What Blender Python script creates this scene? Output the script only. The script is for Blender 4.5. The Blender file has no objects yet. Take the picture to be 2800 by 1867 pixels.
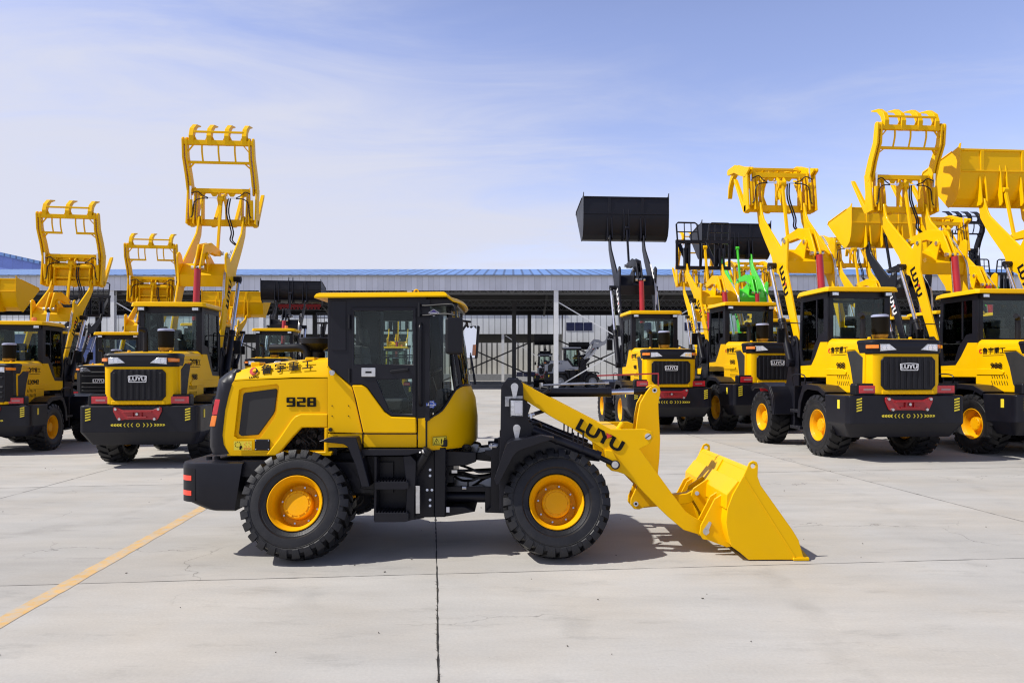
import bpy, bmesh, math, random
from math import sin, cos, pi, radians as R
from mathutils import Vector, Matrix, geometry
random.seed(7)
S = bpy.context.scene
COL = S.collection

# ------------------------------------------------------------------ materials
def nodes(name):
    m = bpy.data.materials.new(name); m.use_nodes = True
    nt = m.node_tree; nt.nodes.clear()
    out = nt.nodes.new('ShaderNodeOutputMaterial')
    return m, nt, out

def N(nt, t, **kw):
    n = nt.nodes.new(t)
    for k, v in kw.items():
        if hasattr(n, k) and k not in n.inputs: setattr(n, k, v)
        else: n.inputs[k.replace('_', ' ') if k not in n.inputs else k].default_value = v
    return n

def pbr(name, col, rough=.5, metal=0, coat=0, var=.06, scale=3, dirt=0, dcol=(.25, .23, .2), bump=0, bscale=200, spec=.5):
    m, nt, out = nodes(name)
    b = N(nt, 'ShaderNodeBsdfPrincipled', Roughness=rough, Metallic=metal)
    b.inputs['Coat Weight'].default_value = coat
    b.inputs['Coat Roughness'].default_value = .08
    b.inputs['Specular IOR Level'].default_value = spec
    tc = N(nt, 'ShaderNodeTexCoord')
    n = N(nt, 'ShaderNodeTexNoise', Scale=scale, Detail=6.0)
    nt.links.new(tc.outputs['Object'], n.inputs['Vector'])
    r = N(nt, 'ShaderNodeMapRange')
    r.inputs[1].default_value = .3; r.inputs[2].default_value = .7
    r.inputs[3].default_value = 1 - var; r.inputs[4].default_value = 1 + var
    nt.links.new(n.outputs['Fac'], r.inputs[0])
    mx = N(nt, 'ShaderNodeMix', data_type='RGBA', blend_type='MULTIPLY')
    mx.inputs[0].default_value = 1; mx.inputs[6].default_value = (*col, 1)
    nt.links.new(r.outputs[0], mx.inputs[7])
    last = mx.outputs[2]
    if dirt:
        n2 = N(nt, 'ShaderNodeTexNoise', Scale=scale * 2.3, Detail=9.0, Roughness=.7)
        nt.links.new(tc.outputs['Object'], n2.inputs['Vector'])
        r2 = N(nt, 'ShaderNodeMapRange')
        r2.inputs[1].default_value = .5 if dirt < .9 else .40; r2.inputs[2].default_value = .75 if dirt < .9 else .62
        r2.inputs[3].default_value = 0; r2.inputs[4].default_value = dirt
        nt.links.new(n2.outputs['Fac'], r2.inputs[0])
        m2 = N(nt, 'ShaderNodeMix', data_type='RGBA')
        nt.links.new(r2.outputs[0], m2.inputs[0]); nt.links.new(last, m2.inputs[6])
        m2.inputs[7].default_value = (*dcol, 1); last = m2.outputs[2]
    nt.links.new(last, b.inputs['Base Color'])
    rr = N(nt, 'ShaderNodeMapRange')
    rr.inputs[3].default_value = max(0, rough - .08); rr.inputs[4].default_value = min(1, rough + .12)
    nt.links.new(n.outputs['Fac'], rr.inputs[0]); nt.links.new(rr.outputs[0], b.inputs['Roughness'])
    if bump:
        n3 = N(nt, 'ShaderNodeTexNoise', Scale=bscale, Detail=4.0)
        nt.links.new(tc.outputs['Object'], n3.inputs['Vector'])
        bp = N(nt, 'ShaderNodeBump', Strength=bump, Distance=.01)
        nt.links.new(n3.outputs['Fac'], bp.inputs['Height']); nt.links.new(bp.outputs[0], b.inputs['Normal'])
    nt.links.new(b.outputs[0], out.inputs[0])
    return m

def glassmat(name, tint, fac=1.0):
    m, nt, out = nodes(name)
    t = N(nt, 'ShaderNodeBsdfTransparent'); t.inputs[0].default_value = (*tint, 1)
    g = N(nt, 'ShaderNodeBsdfGlossy'); g.inputs['Roughness'].default_value = .02
    g.inputs[0].default_value = (.9, .95, .95, 1)
    f = N(nt, 'ShaderNodeFresnel', IOR=1.33)
    mx = N(nt, 'ShaderNodeMixShader')
    nt.links.new(f.outputs[0], mx.inputs[0]); nt.links.new(t.outputs[0], mx.inputs[1]); nt.links.new(g.outputs[0], mx.inputs[2])
    nt.links.new(mx.outputs[0], out.inputs[0])
    return m

M = {}
M['yellow'] = pbr('yellow_paint', (.84, .475, .001), .36, coat=.05, spec=.10, var=.03, scale=2, dirt=.06, dcol=(.55, .36, .06))
M['rim'] = pbr('rim_paint', (.80, .37, .001), .42, coat=.05, spec=.12, var=.05, dirt=.12, dcol=(.45, .28, .08))
M['strip'] = pbr('pink_strip', (.42, .22, .22), .3, var=.1)
M['black'] = pbr('charcoal_paint', (.0075, .0078, .013), .38, coat=.06, var=.12, scale=3, dirt=.08, dcol=(.04, .037, .037), spec=.25)
M['green'] = pbr('green_paint', (.07, .62, .03), .34, coat=.35, var=.04)
M['grey'] = pbr('pale_grey_paint', (.33, .345, .38), .4, coat=.2, var=.04, dirt=.1)
M['rubber'] = pbr('tyre_rubber', (.010, .010, .012), .45, var=.25, scale=7, dirt=.25, dcol=(.04, .036, .034), bump=.15, bscale=60, spec=.35)
M['plastic'] = pbr('black_plastic', (.007, .007, .010), .42, var=.15, spec=.3)
M['mesh'] = pbr('grille_mesh', (.02, .02, .021), .7, var=.1)
M['engine'] = pbr('greasy_metal', (.03, .028, .027), .5, metal=.3, var=.5, scale=9)
M['chrome'] = pbr('chrome', (.75, .76, .8), .12, metal=1, var=.05)
M['steel'] = pbr('zinc_steel', (.6, .6, .6), .35, metal=1, var=.15, scale=20)
M['red'] = pbr('red_paint', (.36, .006, .012), .35, coat=.3, var=.06)
M['lens'] = pbr('red_lens', (.55, .02, .03), .15, coat=.5, var=.15, scale=30)
M['amber'] = pbr('amber_lens', (.85, .22, .02), .15, coat=.5, var=.1, scale=30)
M['orange'] = pbr('red_reflector', (.8, .06, .03), .3, coat=.3, var=.1)
M['lampglass'] = pbr('lamp_glass', (.62, .64, .68), .08, metal=.75, coat=.5, var=.3, scale=25)
M['white'] = pbr('white_decal', (.75, .75, .76), .5, var=.03)
M['ink'] = pbr('black_decal', (.007, .007, .007), .6, var=.1, spec=.12)
M['redink'] = pbr('red_decal', (.6, .03, .02), .45, var=.05)
M['sticker'] = pbr('yellow_sticker', (.78, .62, .03), .5, var=.05)
M['blue_sticker'] = pbr('blue_sticker', (.06, .12, .45), .4, var=.1)
M['violet_sticker'] = pbr('violet_sticker', (.08, .05, .28), .4, var=.1)
M['seat'] = pbr('seat_cloth', (.035, .037, .042), .8, var=.15)
M['plate'] = pbr('data_plate', (.35, .35, .36), .4, metal=.6, var=.2, scale=40)
M['glass'] = glassmat('cab_glass', (.86, .92, .90))
M['darkglass'] = glassmat('dark_glass', (.82, .89, .87))
M['bowl'] = pbr('filter_bowl', (.22, .13, .05), .15, coat=.5, var=.3, scale=12)
M['lid'] = pbr('filter_lid', (.36, .40, .58), .35, var=.05)
M['clear'] = glassmat('clear_cover', (.9, .9, .88))
M['mirror'] = pbr('mirror_glass', (.85, .87, .9), .02, metal=1, var=0)
M['column'] = pbr('white_column_paint', (.66, .67, .68), .5, var=.05, dirt=.15)
M['darksteel'] = pbr('shaded_steel', (.06, .06, .065), .6, var=.2)  # inner shed steelwork, the shade indoors put into its dark colour
M['gutter'] = pbr('dull_steel', (.22, .23, .25), .5, var=.1)

def sheet(name, col, pitch, axis='X', depth=.35, rough=.45, dark=.72, wid=.05):
    """profiled metal sheet: ribs by bump plus a darker colour band once every pitch"""
    m, nt, out = nodes(name)
    b = N(nt, 'ShaderNodeBsdfPrincipled', Roughness=rough)
    tc = N(nt, 'ShaderNodeTexCoord'); sp = N(nt, 'ShaderNodeSeparateXYZ')
    nt.links.new(tc.outputs['Object'], sp.inputs[0])
    a = N(nt, 'ShaderNodeMath', operation='MULTIPLY'); a.inputs[1].default_value = 1 / pitch
    nt.links.new(sp.outputs[axis], a.inputs[0])
    fr = N(nt, 'ShaderNodeMath', operation='FRACT'); nt.links.new(a.outputs[0], fr.inputs[0])
    fl = N(nt, 'ShaderNodeMath', operation='FLOOR'); nt.links.new(a.outputs[0], fl.inputs[0])
    wn = N(nt, 'ShaderNodeTexWhiteNoise', noise_dimensions='1D'); nt.links.new(fl.outputs[0], wn.inputs['W'])
    rp = N(nt, 'ShaderNodeValToRGB')
    e = rp.color_ramp.elements; e[0].position = 0; e[0].color = (0, 0, 0, 1)
    e[1].position = .06; e[1].color = (1, 1, 1, 1)
    for p, v in ((.10, 1), (.16, .15), (.94, .15)):
        q = e.new(p); q.color = (v, v, v, 1)
    nt.links.new(fr.outputs[0], rp.inputs[0])
    bp = N(nt, 'ShaderNodeBump', Strength=depth, Distance=.05)
    nt.links.new(rp.outputs[0], bp.inputs['Height']); nt.links.new(bp.outputs[0], b.inputs['Normal'])
    n = N(nt, 'ShaderNodeTexNoise', Scale=.35, Detail=8.0); nt.links.new(tc.outputs['Object'], n.inputs['Vector'])
    ad = N(nt, 'ShaderNodeMath', operation='MULTIPLY_ADD'); ad.inputs[1].default_value = .16; ad.inputs[2].default_value = .84
    nt.links.new(wn.outputs['Value'], ad.inputs[0])
    ml = N(nt, 'ShaderNodeMath', operation='MULTIPLY'); nt.links.new(ad.outputs[0], ml.inputs[0])
    r2 = N(nt, 'ShaderNodeMapRange'); r2.inputs[1].default_value = .3; r2.inputs[2].default_value = .7
    r2.inputs[3].default_value = .88; r2.inputs[4].default_value = 1.06
    nt.links.new(n.outputs['Fac'], r2.inputs[0]); nt.links.new(r2.outputs[0], ml.inputs[1])
    st = N(nt, 'ShaderNodeMapRange'); st.inputs[1].default_value = wid * .8; st.inputs[2].default_value = wid
    st.inputs[3].default_value = dark; st.inputs[4].default_value = 1
    nt.links.new(fr.outputs[0], st.inputs[0])
    m3 = N(nt, 'ShaderNodeMath', operation='MULTIPLY'); nt.links.new(ml.outputs[0], m3.inputs[0]); nt.links.new(st.outputs[0], m3.inputs[1])
    mx = N(nt, 'ShaderNodeMix', data_type='RGBA', blend_type='MULTIPLY'); mx.inputs[0].default_value = 1
    mx.inputs[6].default_value = (*col, 1); nt.links.new(m3.outputs[0], mx.inputs[7])
    nt.links.new(mx.outputs[2], b.inputs['Base Color']); nt.links.new(b.outputs[0], out.inputs[0])
    return m

# ------------------------------------------------------------------ mesh helpers
def frame3(axis, p, q, t):
    return (t, p, q) if axis == 'x' else (p, t, q) if axis == 'y' else (p, q, t)

def ext(bm, pts, axis, a, b, holes=()):
    """extrude a flat outline: axis x -> pts are (y,z); y -> (x,z); z -> (x,y)"""
    loops = [list(pts)] + [list(h) for h in holes]
    A = [[bm.verts.new(frame3(axis, p, q, a)) for p, q in l] for l in loops]
    B = [[bm.verts.new(frame3(axis, p, q, b)) for p, q in l] for l in loops]
    if holes:
        tri = geometry.tessellate_polygon([[Vector((p, q, 0)) for p, q in l] for l in loops])
        fa = [v for l in A for v in l]; fb = [v for l in B for v in l]
        for t in tri:
            for f in (fa, fb):
                try: bm.faces.new([f[i] for i in t])
                except ValueError: pass
    else:
        bm.faces.new(A[0]); bm.faces.new(B[0])
    for la, lb in zip(A, B):
        n = len(la)
        for i in range(n):
            bm.faces.new((la[i], la[(i + 1) % n], lb[(i + 1) % n], lb[i]))

def box(bm, x0, x1, y0, y1, z0, z1):
    ext(bm, [(x0, y0), (x1, y0), (x1, y1), (x0, y1)], 'z', z0, z1)

def obox(bm, c, size, rot):
    """box turned by a rotation matrix"""
    h = Vector(size) / 2
    v = [bm.verts.new(Vector(c) + rot @ Vector((sx * h.x, sy * h.y, sz * h.z))) for sx in (-1, 1) for sy in (-1, 1) for sz in (-1, 1)]
    for f in ((0, 1, 3, 2), (4, 6, 7, 5), (0, 4, 5, 1), (2, 3, 7, 6), (0, 2, 6, 4), (1, 5, 7, 3)):
        bm.faces.new([v[i] for i in f])

def bar(bm, p, q, w, d=None, up=(0, 0, 1)):
    """straight bar of section w x d from p to q"""
    p, q = Vector(p), Vector(q); d = d or w
    z = (q - p); L = z.length; z.normalize()
    u = Vector(up)
    if abs(z.dot(u)) > .98: u = Vector((0, 1, 0))
    x = u.cross(z).normalized(); y = z.cross(x)
    obox(bm, (p + q) / 2, (w, d, L), Matrix((x, y, z)).transposed())

def cyl(bm, p, q, r, r2=None, n=12, cap=True):
    p, q = Vector(p), Vector(q); r2 = r if r2 is None else r2
    z = (q - p).normalized(); u = Vector((0, 0, 1)) if abs(z.z) < .9 else Vector((0, 1, 0))
    x = u.cross(z).normalized(); y = z.cross(x)
    A = [bm.verts.new(p + (x * cos(2 * pi * i / n) + y * sin(2 * pi * i / n)) * r) for i in range(n)]
    B = [bm.verts.new(q + (x * cos(2 * pi * i / n) + y * sin(2 * pi * i / n)) * r2) for i in range(n)]
    for i in range(n): bm.faces.new((A[i], A[(i + 1) % n], B[(i + 1) % n], B[i]))
    if cap: bm.faces.new(A[::-1]); bm.faces.new(B)

def tube(bm, pts, r, n=8, smooth=4):
    """round tube along a smoothed path"""
    pts = [Vector(p) for p in pts]
    if smooth > 1 and len(pts) > 2:
        P = [pts[0]] + pts + [pts[-1]]; o = []
        for i in range(1, len(P) - 2):
            for k in range(smooth):
                t = k / smooth; a, b, c, d = P[i - 1], P[i], P[i + 1], P[i + 2]
                o.append(.5 * ((2 * b) + (c - a) * t + (2 * a - 5 * b + 4 * c - d) * t * t + (3 * b - a - 3 * c + d) * t ** 3))
        pts = o + [pts[-1]]
    rings = []; prev = None
    for i, p in enumerate(pts):
        z = (pts[min(i + 1, len(pts) - 1)] - pts[max(i - 1, 0)]).normalized()
        u = prev if prev is not None else (Vector((0, 0, 1)) if abs(z.z) < .9 else Vector((0, 1, 0)))
        x = (u - z * u.dot(z)); x.normalize(); y = z.cross(x); prev = x
        rings.append([bm.verts.new(p + (x * cos(2 * pi * k / n) + y * sin(2 * pi * k / n)) * r) for k in range(n)])
    for a, b in zip(rings, rings[1:]):
        for k in range(n): bm.faces.new((a[k], a[(k + 1) % n], b[(k + 1) % n], b[k]))
    bm.faces.new(rings[0][::-1]); bm.faces.new(rings[-1])

def lathe(bm, prof, n=48, axis='x', c=(0, 0, 0), cap=True):
    """profile of (t, r) turned about the axis through c"""
    rings = []
    for t, r in prof:
        ring = []
        for k in range(n):
            a = 2 * pi * k / n
            v = (t, r * cos(a), r * sin(a)) if axis == 'x' else (r * cos(a), t, r * sin(a)) if axis == 'y' else (r * cos(a), r * sin(a), t)
            ring.append(bm.verts.new(Vector(v) + Vector(c)))
        rings.append(ring)
    for a, b in zip(rings, rings[1:]):
        for k in range(n): bm.faces.new((a[k], a[(k + 1) % n], b[(k + 1) % n], b[k]))
    if cap: bm.faces.new(rings[0][::-1]); bm.faces.new(rings[-1])

def loft(bm, rings, cap=True, close=True):
    V = [[bm.verts.new(p) for p in r] for r in rings]
    n = len(V[0])
    for a, b in zip(V, V[1:]):
        for k in range(n if close else n - 1): bm.faces.new((a[k], a[(k + 1) % n], b[(k + 1) % n], b[k]))
    if cap: bm.faces.new(V[0][::-1]); bm.faces.new(V[-1])

def strip2(pts, w):
    """flat outline of a bent strip with rounded ends; w is one width or one per point"""
    n = len(pts); w = w if isinstance(w, (list, tuple)) else [w] * n
    P = [Vector(p) for p in pts]; L, Rr = [], []
    for i in range(n):
        d = (P[min(i + 1, n - 1)] - P[max(i - 1, 0)]).normalized(); m = Vector((-d.y, d.x))
        L.append(P[i] + m * w[i] / 2); Rr.append(P[i] - m * w[i] / 2)
    def capp(c, d, r):
        m = Vector((-d.y, d.x)); return [c + (m * cos(a) + d * sin(a)) * r for a in [pi * k / 5 for k in range(1, 5)]]
    de = (P[-1] - P[-2]).normalized(); ds = (P[0] - P[1]).normalized()
    o = L + capp(P[-1], de, w[-1] / 2) + Rr[::-1] + capp(P[0], ds, w[0] / 2)
    return [(v.x, v.y) for v in o]

_txt = {}
def text(bm, s, mat4, size=1, depth=.004, bold=0, sx=1, align='CENTER'):
    """lettering as thin solid mesh laid on a plane by a matrix"""
    k = (s, bold, depth / size, align)
    if k not in _txt:
        c = bpy.data.curves.new('t', 'FONT'); c.body = s; c.align_x = align; c.align_y = 'CENTER'
        c.extrude = depth / size; c.offset = bold; c.resolution_u = 3; c.size = 1
        o = bpy.data.objects.new('t', c); COL.objects.link(o)
        dg = bpy.context.evaluated_depsgraph_get()
        me = bpy.data.meshes.new_from_object(o.evaluated_get(dg))
        bpy.data.objects.remove(o); bpy.data.curves.remove(c); _txt[k] = me
    me = _txt[k]; b2 = bmesh.new(); b2.from_mesh(me)
    bmesh.ops.transform(b2, matrix=mat4 @ Matrix.Diagonal((size * sx, size, size, 1)), verts=b2.verts)
    t = bpy.data.meshes.new('x'); b2.to_mesh(t); b2.free(); bm.from_mesh(t); bpy.data.meshes.remove(t)

def plane4(o, right, up):
    r = Vector(right).normalized(); u = Vector(up); u = (u - r * u.dot(r)).normalized(); n = r.cross(u)
    m = Matrix((r, u, n)).transposed().to_4x4(); m.translation = Vector(o); return m

def patch(bm, mat4, poly, t):
    """thin solid outline laid on a plane"""
    A = [bm.verts.new(mat4 @ Vector((p, q, 0))) for p, q in poly]
    B = [bm.verts.new(mat4 @ Vector((p, q, t))) for p, q in poly]
    n = len(A); bm.faces.new(A[::-1]); bm.faces.new(B)
    for i in range(n): bm.faces.new((A[i], A[(i + 1) % n], B[(i + 1) % n], B[i]))

def done(bm, name, mat, bev=0, seg=1, ang=35):
    bmesh.ops.recalc_face_normals(bm, faces=bm.faces)
    if bev:
        ed = [e for e in bm.edges if len(e.link_faces) == 2 and e.calc_face_angle(0) > .5]
        bmesh.ops.bevel(bm, geom=ed, offset=bev, segments=seg, profile=.5, affect='EDGES', clamp_overlap=True)
    me = bpy.data.meshes.new(name); bm.to_mesh(me); bm.free()
    me.materials.append(M[mat] if isinstance(mat, str) else mat)
    me.shade_smooth(); me.set_sharp_from_angle(angle=R(ang))
    if bev:   # keep flat faces flat across the bevels
        t = bpy.data.objects.new('t', me); COL.objects.link(t); w = t.modifiers.new('w', 'WEIGHTED_NORMAL'); w.keep_sharp = True; w.weight = 80
        m2 = bpy.data.meshes.new_from_object(t.evaluated_get(bpy.context.evaluated_depsgraph_get())); bpy.data.objects.remove(t); bpy.data.meshes.remove(me); me = m2; me.name = name
    return me

_cache = {}
def part(name, fn, mat, parent=None, key=None, bev=0, seg=1, ang=35, loc=None, rot=None, label=None):
    """one mesh object; the same key shares its mesh between copies"""
    me = _cache.get(key) if key else None
    if me is None:
        bm = bmesh.new(); fn(bm); me = done(bm, name, mat, bev, seg, ang)
        if key: _cache[key] = me
    o = bpy.data.objects.new(name, me); COL.objects.link(o)
    if parent: o.parent = parent
    if loc: o.location = loc
    if rot: o.rotation_euler = rot
    if label: o['label'] = label
    return o

SS = (-1, 1)
def sided(name, fn, mat, parent=None, key=None, **k):
    """the left and the right one of a pair, each a mesh of its own"""
    global SS; o = []
    for q in (-1, 1): SS = (q,); o.append(part(name, fn, mat, parent, (key, q) if key else None, **k))
    SS = (-1, 1); return o

def thing(name, label, cat, loc=(0, 0, 0), rz=0, sc=1, group=None):
    o = bpy.data.objects.new(name, None); COL.objects.link(o)
    o.location = loc; o.rotation_euler = (0, 0, rz); o.scale = (sc,) * 3
    o.empty_display_size = .3
    o['label'] = label; o['category'] = cat
    if group: o['group'] = group
    return o

def struct(name, fn, mat, label=None, cat=None, **k):
    o = part(name, fn, mat, **k); o['kind'] = 'structure'
    if label: o['label'] = label
    if cat: o['category'] = cat
    return o

# ------------------------------------------------------------------ tyres and wheels (axis x, outer face at -x)
def tyre(bm, Rr, W, rim, n):
    h = W / 2
    prof = [(-.36 * W, rim), (-.42 * W, rim + .02), (-.445 * W, rim + .05), (-.452 * W, rim + .056), (-.45 * W, rim + .065), (-.49 * W, rim + (Rr - rim) * .3), (-.5 * W, rim + (Rr - rim) * .5), (-.487 * W, rim + (Rr - rim) * .60), (-.497 * W, rim + (Rr - rim) * .615), (-.485 * W, rim + (Rr - rim) * .64),
            (-.49 * W, rim + (Rr - rim) * .66), (-.47 * W, Rr - .095 * Rr), (-.40 * W, Rr - .075 * Rr), (-.2 * W, Rr - .06 * Rr)]
    prof = prof + [(0, Rr - .055 * Rr)] + [(-t, r) for t, r in prof[::-1]]
    lathe(bm, prof, 64, cap=False)
    for s in (-1, 1):
        for i in range(n):
            a = 2 * pi * (i + (.5 if s > 0 else 0)) / n; d = 2 * pi / n * .31; sk = 2 * pi / n * .55
            st = [(.505, Rr * .845, .80, 0), (.495, Rr * .93, .95, 0), (.455, Rr * .992, 1, .0), (.22, Rr, .9, .55), (-.03, Rr * .998, .7, 1.0)]
            rings = []
            for t, r, wd, k in st:
                ring = []
                ri = Rr * .80 if t > .5 else Rr * .88
                for rr, da in ((r, -d * wd), (r, d * wd), (ri, d * wd * 1.15), (ri, -d * wd * 1.15)):
                    aa = a + da + sk * k
                    x = s * t * W if rr == r else s * min(t, .46) * W
                    ring.append(Vector((x, rr * cos(aa), rr * sin(aa))))
                rings.append(ring)
            loft(bm, rings)

def rim_mesh(bm, rim, W, dish, hub, bolts=True, hubout=.05):
    o = -.40 * W
    prof = [(-o, rim * .93), (o + .03, rim * .93), (o + .012, rim), (o - .006, rim * 1.03), (o - .012, rim * 1.0), (o, rim * .955), (o + .02, rim * .93),
            (o + .035, rim * .885), (o + .05, rim * .855), (o + dish * .8, rim * .80), (o + dish, rim * .76), (o + dish, hub * 1.03),
            (o + hubout + .01, hub), (o + hubout, hub * .93), (o + hubout, hub * .80), (o + hubout - .008, hub * .78), (o + hubout - .01, hub * .3), (o + hubout - .01, 0.001)]
    lathe(bm, prof[1:], 56, cap=False); lathe(bm, [(.4 * W, rim * .93), (.33 * W, rim * .86), (.33 * W, .01)], 40, cap=False); lathe(bm, [(-o, rim * .93), (o + .03, rim * .93)], 56, cap=False)

def bolts_mesh(bm, rim, W, dish, hub, hubout):
    o = -.40 * W
    for i in range(8):
        a = 2 * pi * i / 8 + .2
        cyl(bm, (o + dish - .025, rim * .68 * cos(a), rim * .68 * sin(a)), (o + dish + .01, rim * .68 * cos(a), rim * .68 * sin(a)), rim * .036, n=8)

def hubnuts(bm, hub, o):
    for i in range(10):
        a = 2 * pi * i / 10 + .1
        cyl(bm, (o - .012, hub * .86 * cos(a), hub * .86 * sin(a)), (o + .01, hub * .86 * cos(a), hub * .86 * sin(a)), hub * .075, n=6)

def wheel(parent, loc, rot, Rr, W, rim, n, dish, hub, hubout, tag, mat='rim'):
    w = part('wheel', lambda b: (rim_mesh(b, rim, W, dish, hub, True, hubout), hubnuts(b, hub, -.40 * W + hubout)), mat, parent, ('rim', tag, mat), bev=0, loc=loc, rot=rot)
    part('tyre', lambda b: tyre(b, Rr, W, rim, n), 'rubber', w, ('tyre', tag), ang=30)
    if tag == 'm':
        for i in range(8):
            t = 2 * pi * i / 8 + .2; part('wheel_bolt', lambda b: cyl(b, (-.40 * W + dish - .025, 0, 0), (-.40 * W + dish + .01, 0, 0), rim * .036, n=8), 'steel', w, ('bolt1', tag), loc=(0, rim * .68 * cos(t), rim * .68 * sin(t)))
    else: part('wheel_bolts', lambda b: bolts_mesh(b, rim, W, dish, hub, hubout), 'steel', w, ('bolts', tag))
    return w

# the boom outline every machine of this make shares, traced in metres from the pivot with the tip at (1, 0)
_PV, _TP = Vector((1407, -1061)), Vector((1931, -1452))
def sim(u, v):
    d = _TP - _PV; L2 = d.length_squared; p = Vector((u, -v)) - _PV
    return ((p.x * d.x + p.y * d.y) / L2, (d.x * p.y - d.y * p.x) / L2)
BOOM_UV = [(1393, 1052), (1398, 1040), (1412, 1038), (1430, 1048), (1552, 1111), (1673, 1174), (1764, 1173), (1782, 1180), (1788, 1195), (1777, 1213), (1749, 1227), (1795, 1290),
           (1838, 1349), (1874, 1397), (1895, 1412), (1920, 1425), (1942, 1434), (1950, 1450), (1944, 1466), (1930, 1470), (1917, 1463), (1869, 1448),
           (1825, 1411), (1792, 1379), (1738, 1323), (1725, 1309), (1707, 1296), (1690, 1290), (1672, 1287), (1661, 1276), (1660, 1262), (1649, 1228),
           (1566, 1172), (1507, 1139), (1431, 1091), (1402, 1077)]
BOOM = [sim(u, v) for u, v in BOOM_UV]
def simmap(P, T):
    P, T = Vector(P), Vector(T); d = T - P
    return lambda c: (P.x + d.x * c[0] - d.y * c[1], P.y + d.y * c[0] + d.x * c[1])

# ------------------------------------------------------------------ the near loader (side on, nose of the bucket to the right)
CX, CY = -.6, 8.0
def pl(uv, Y): return [((u - 1400) * Y / 2000 - CX, 1.85 - (v - 1014) * Y / 2000) for u, v in uv]
def P3(u, v, Y): return Vector(((u - 1400) * Y / 2000 - CX, Y - CY, 1.85 - (v - 1014) * Y / 2000))
def plate(bm, uv, Y, t, holes=()): ext(bm, pl(uv, Y), 'y', Y - CY, Y - CY + t, [pl(h, Y) for h in holes])
def both(bm, uv, Y, t, holes=()):
    if -1 in SS: plate(bm, uv, Y, t, holes)
    if 1 in SS: ext(bm, pl(uv, Y), 'y', CY - Y - t, CY - Y, [pl(h, Y) for h in holes])
def across(bm, uv, Y): ext(bm, pl(uv, Y), 'y', Y - CY, CY - Y)

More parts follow.
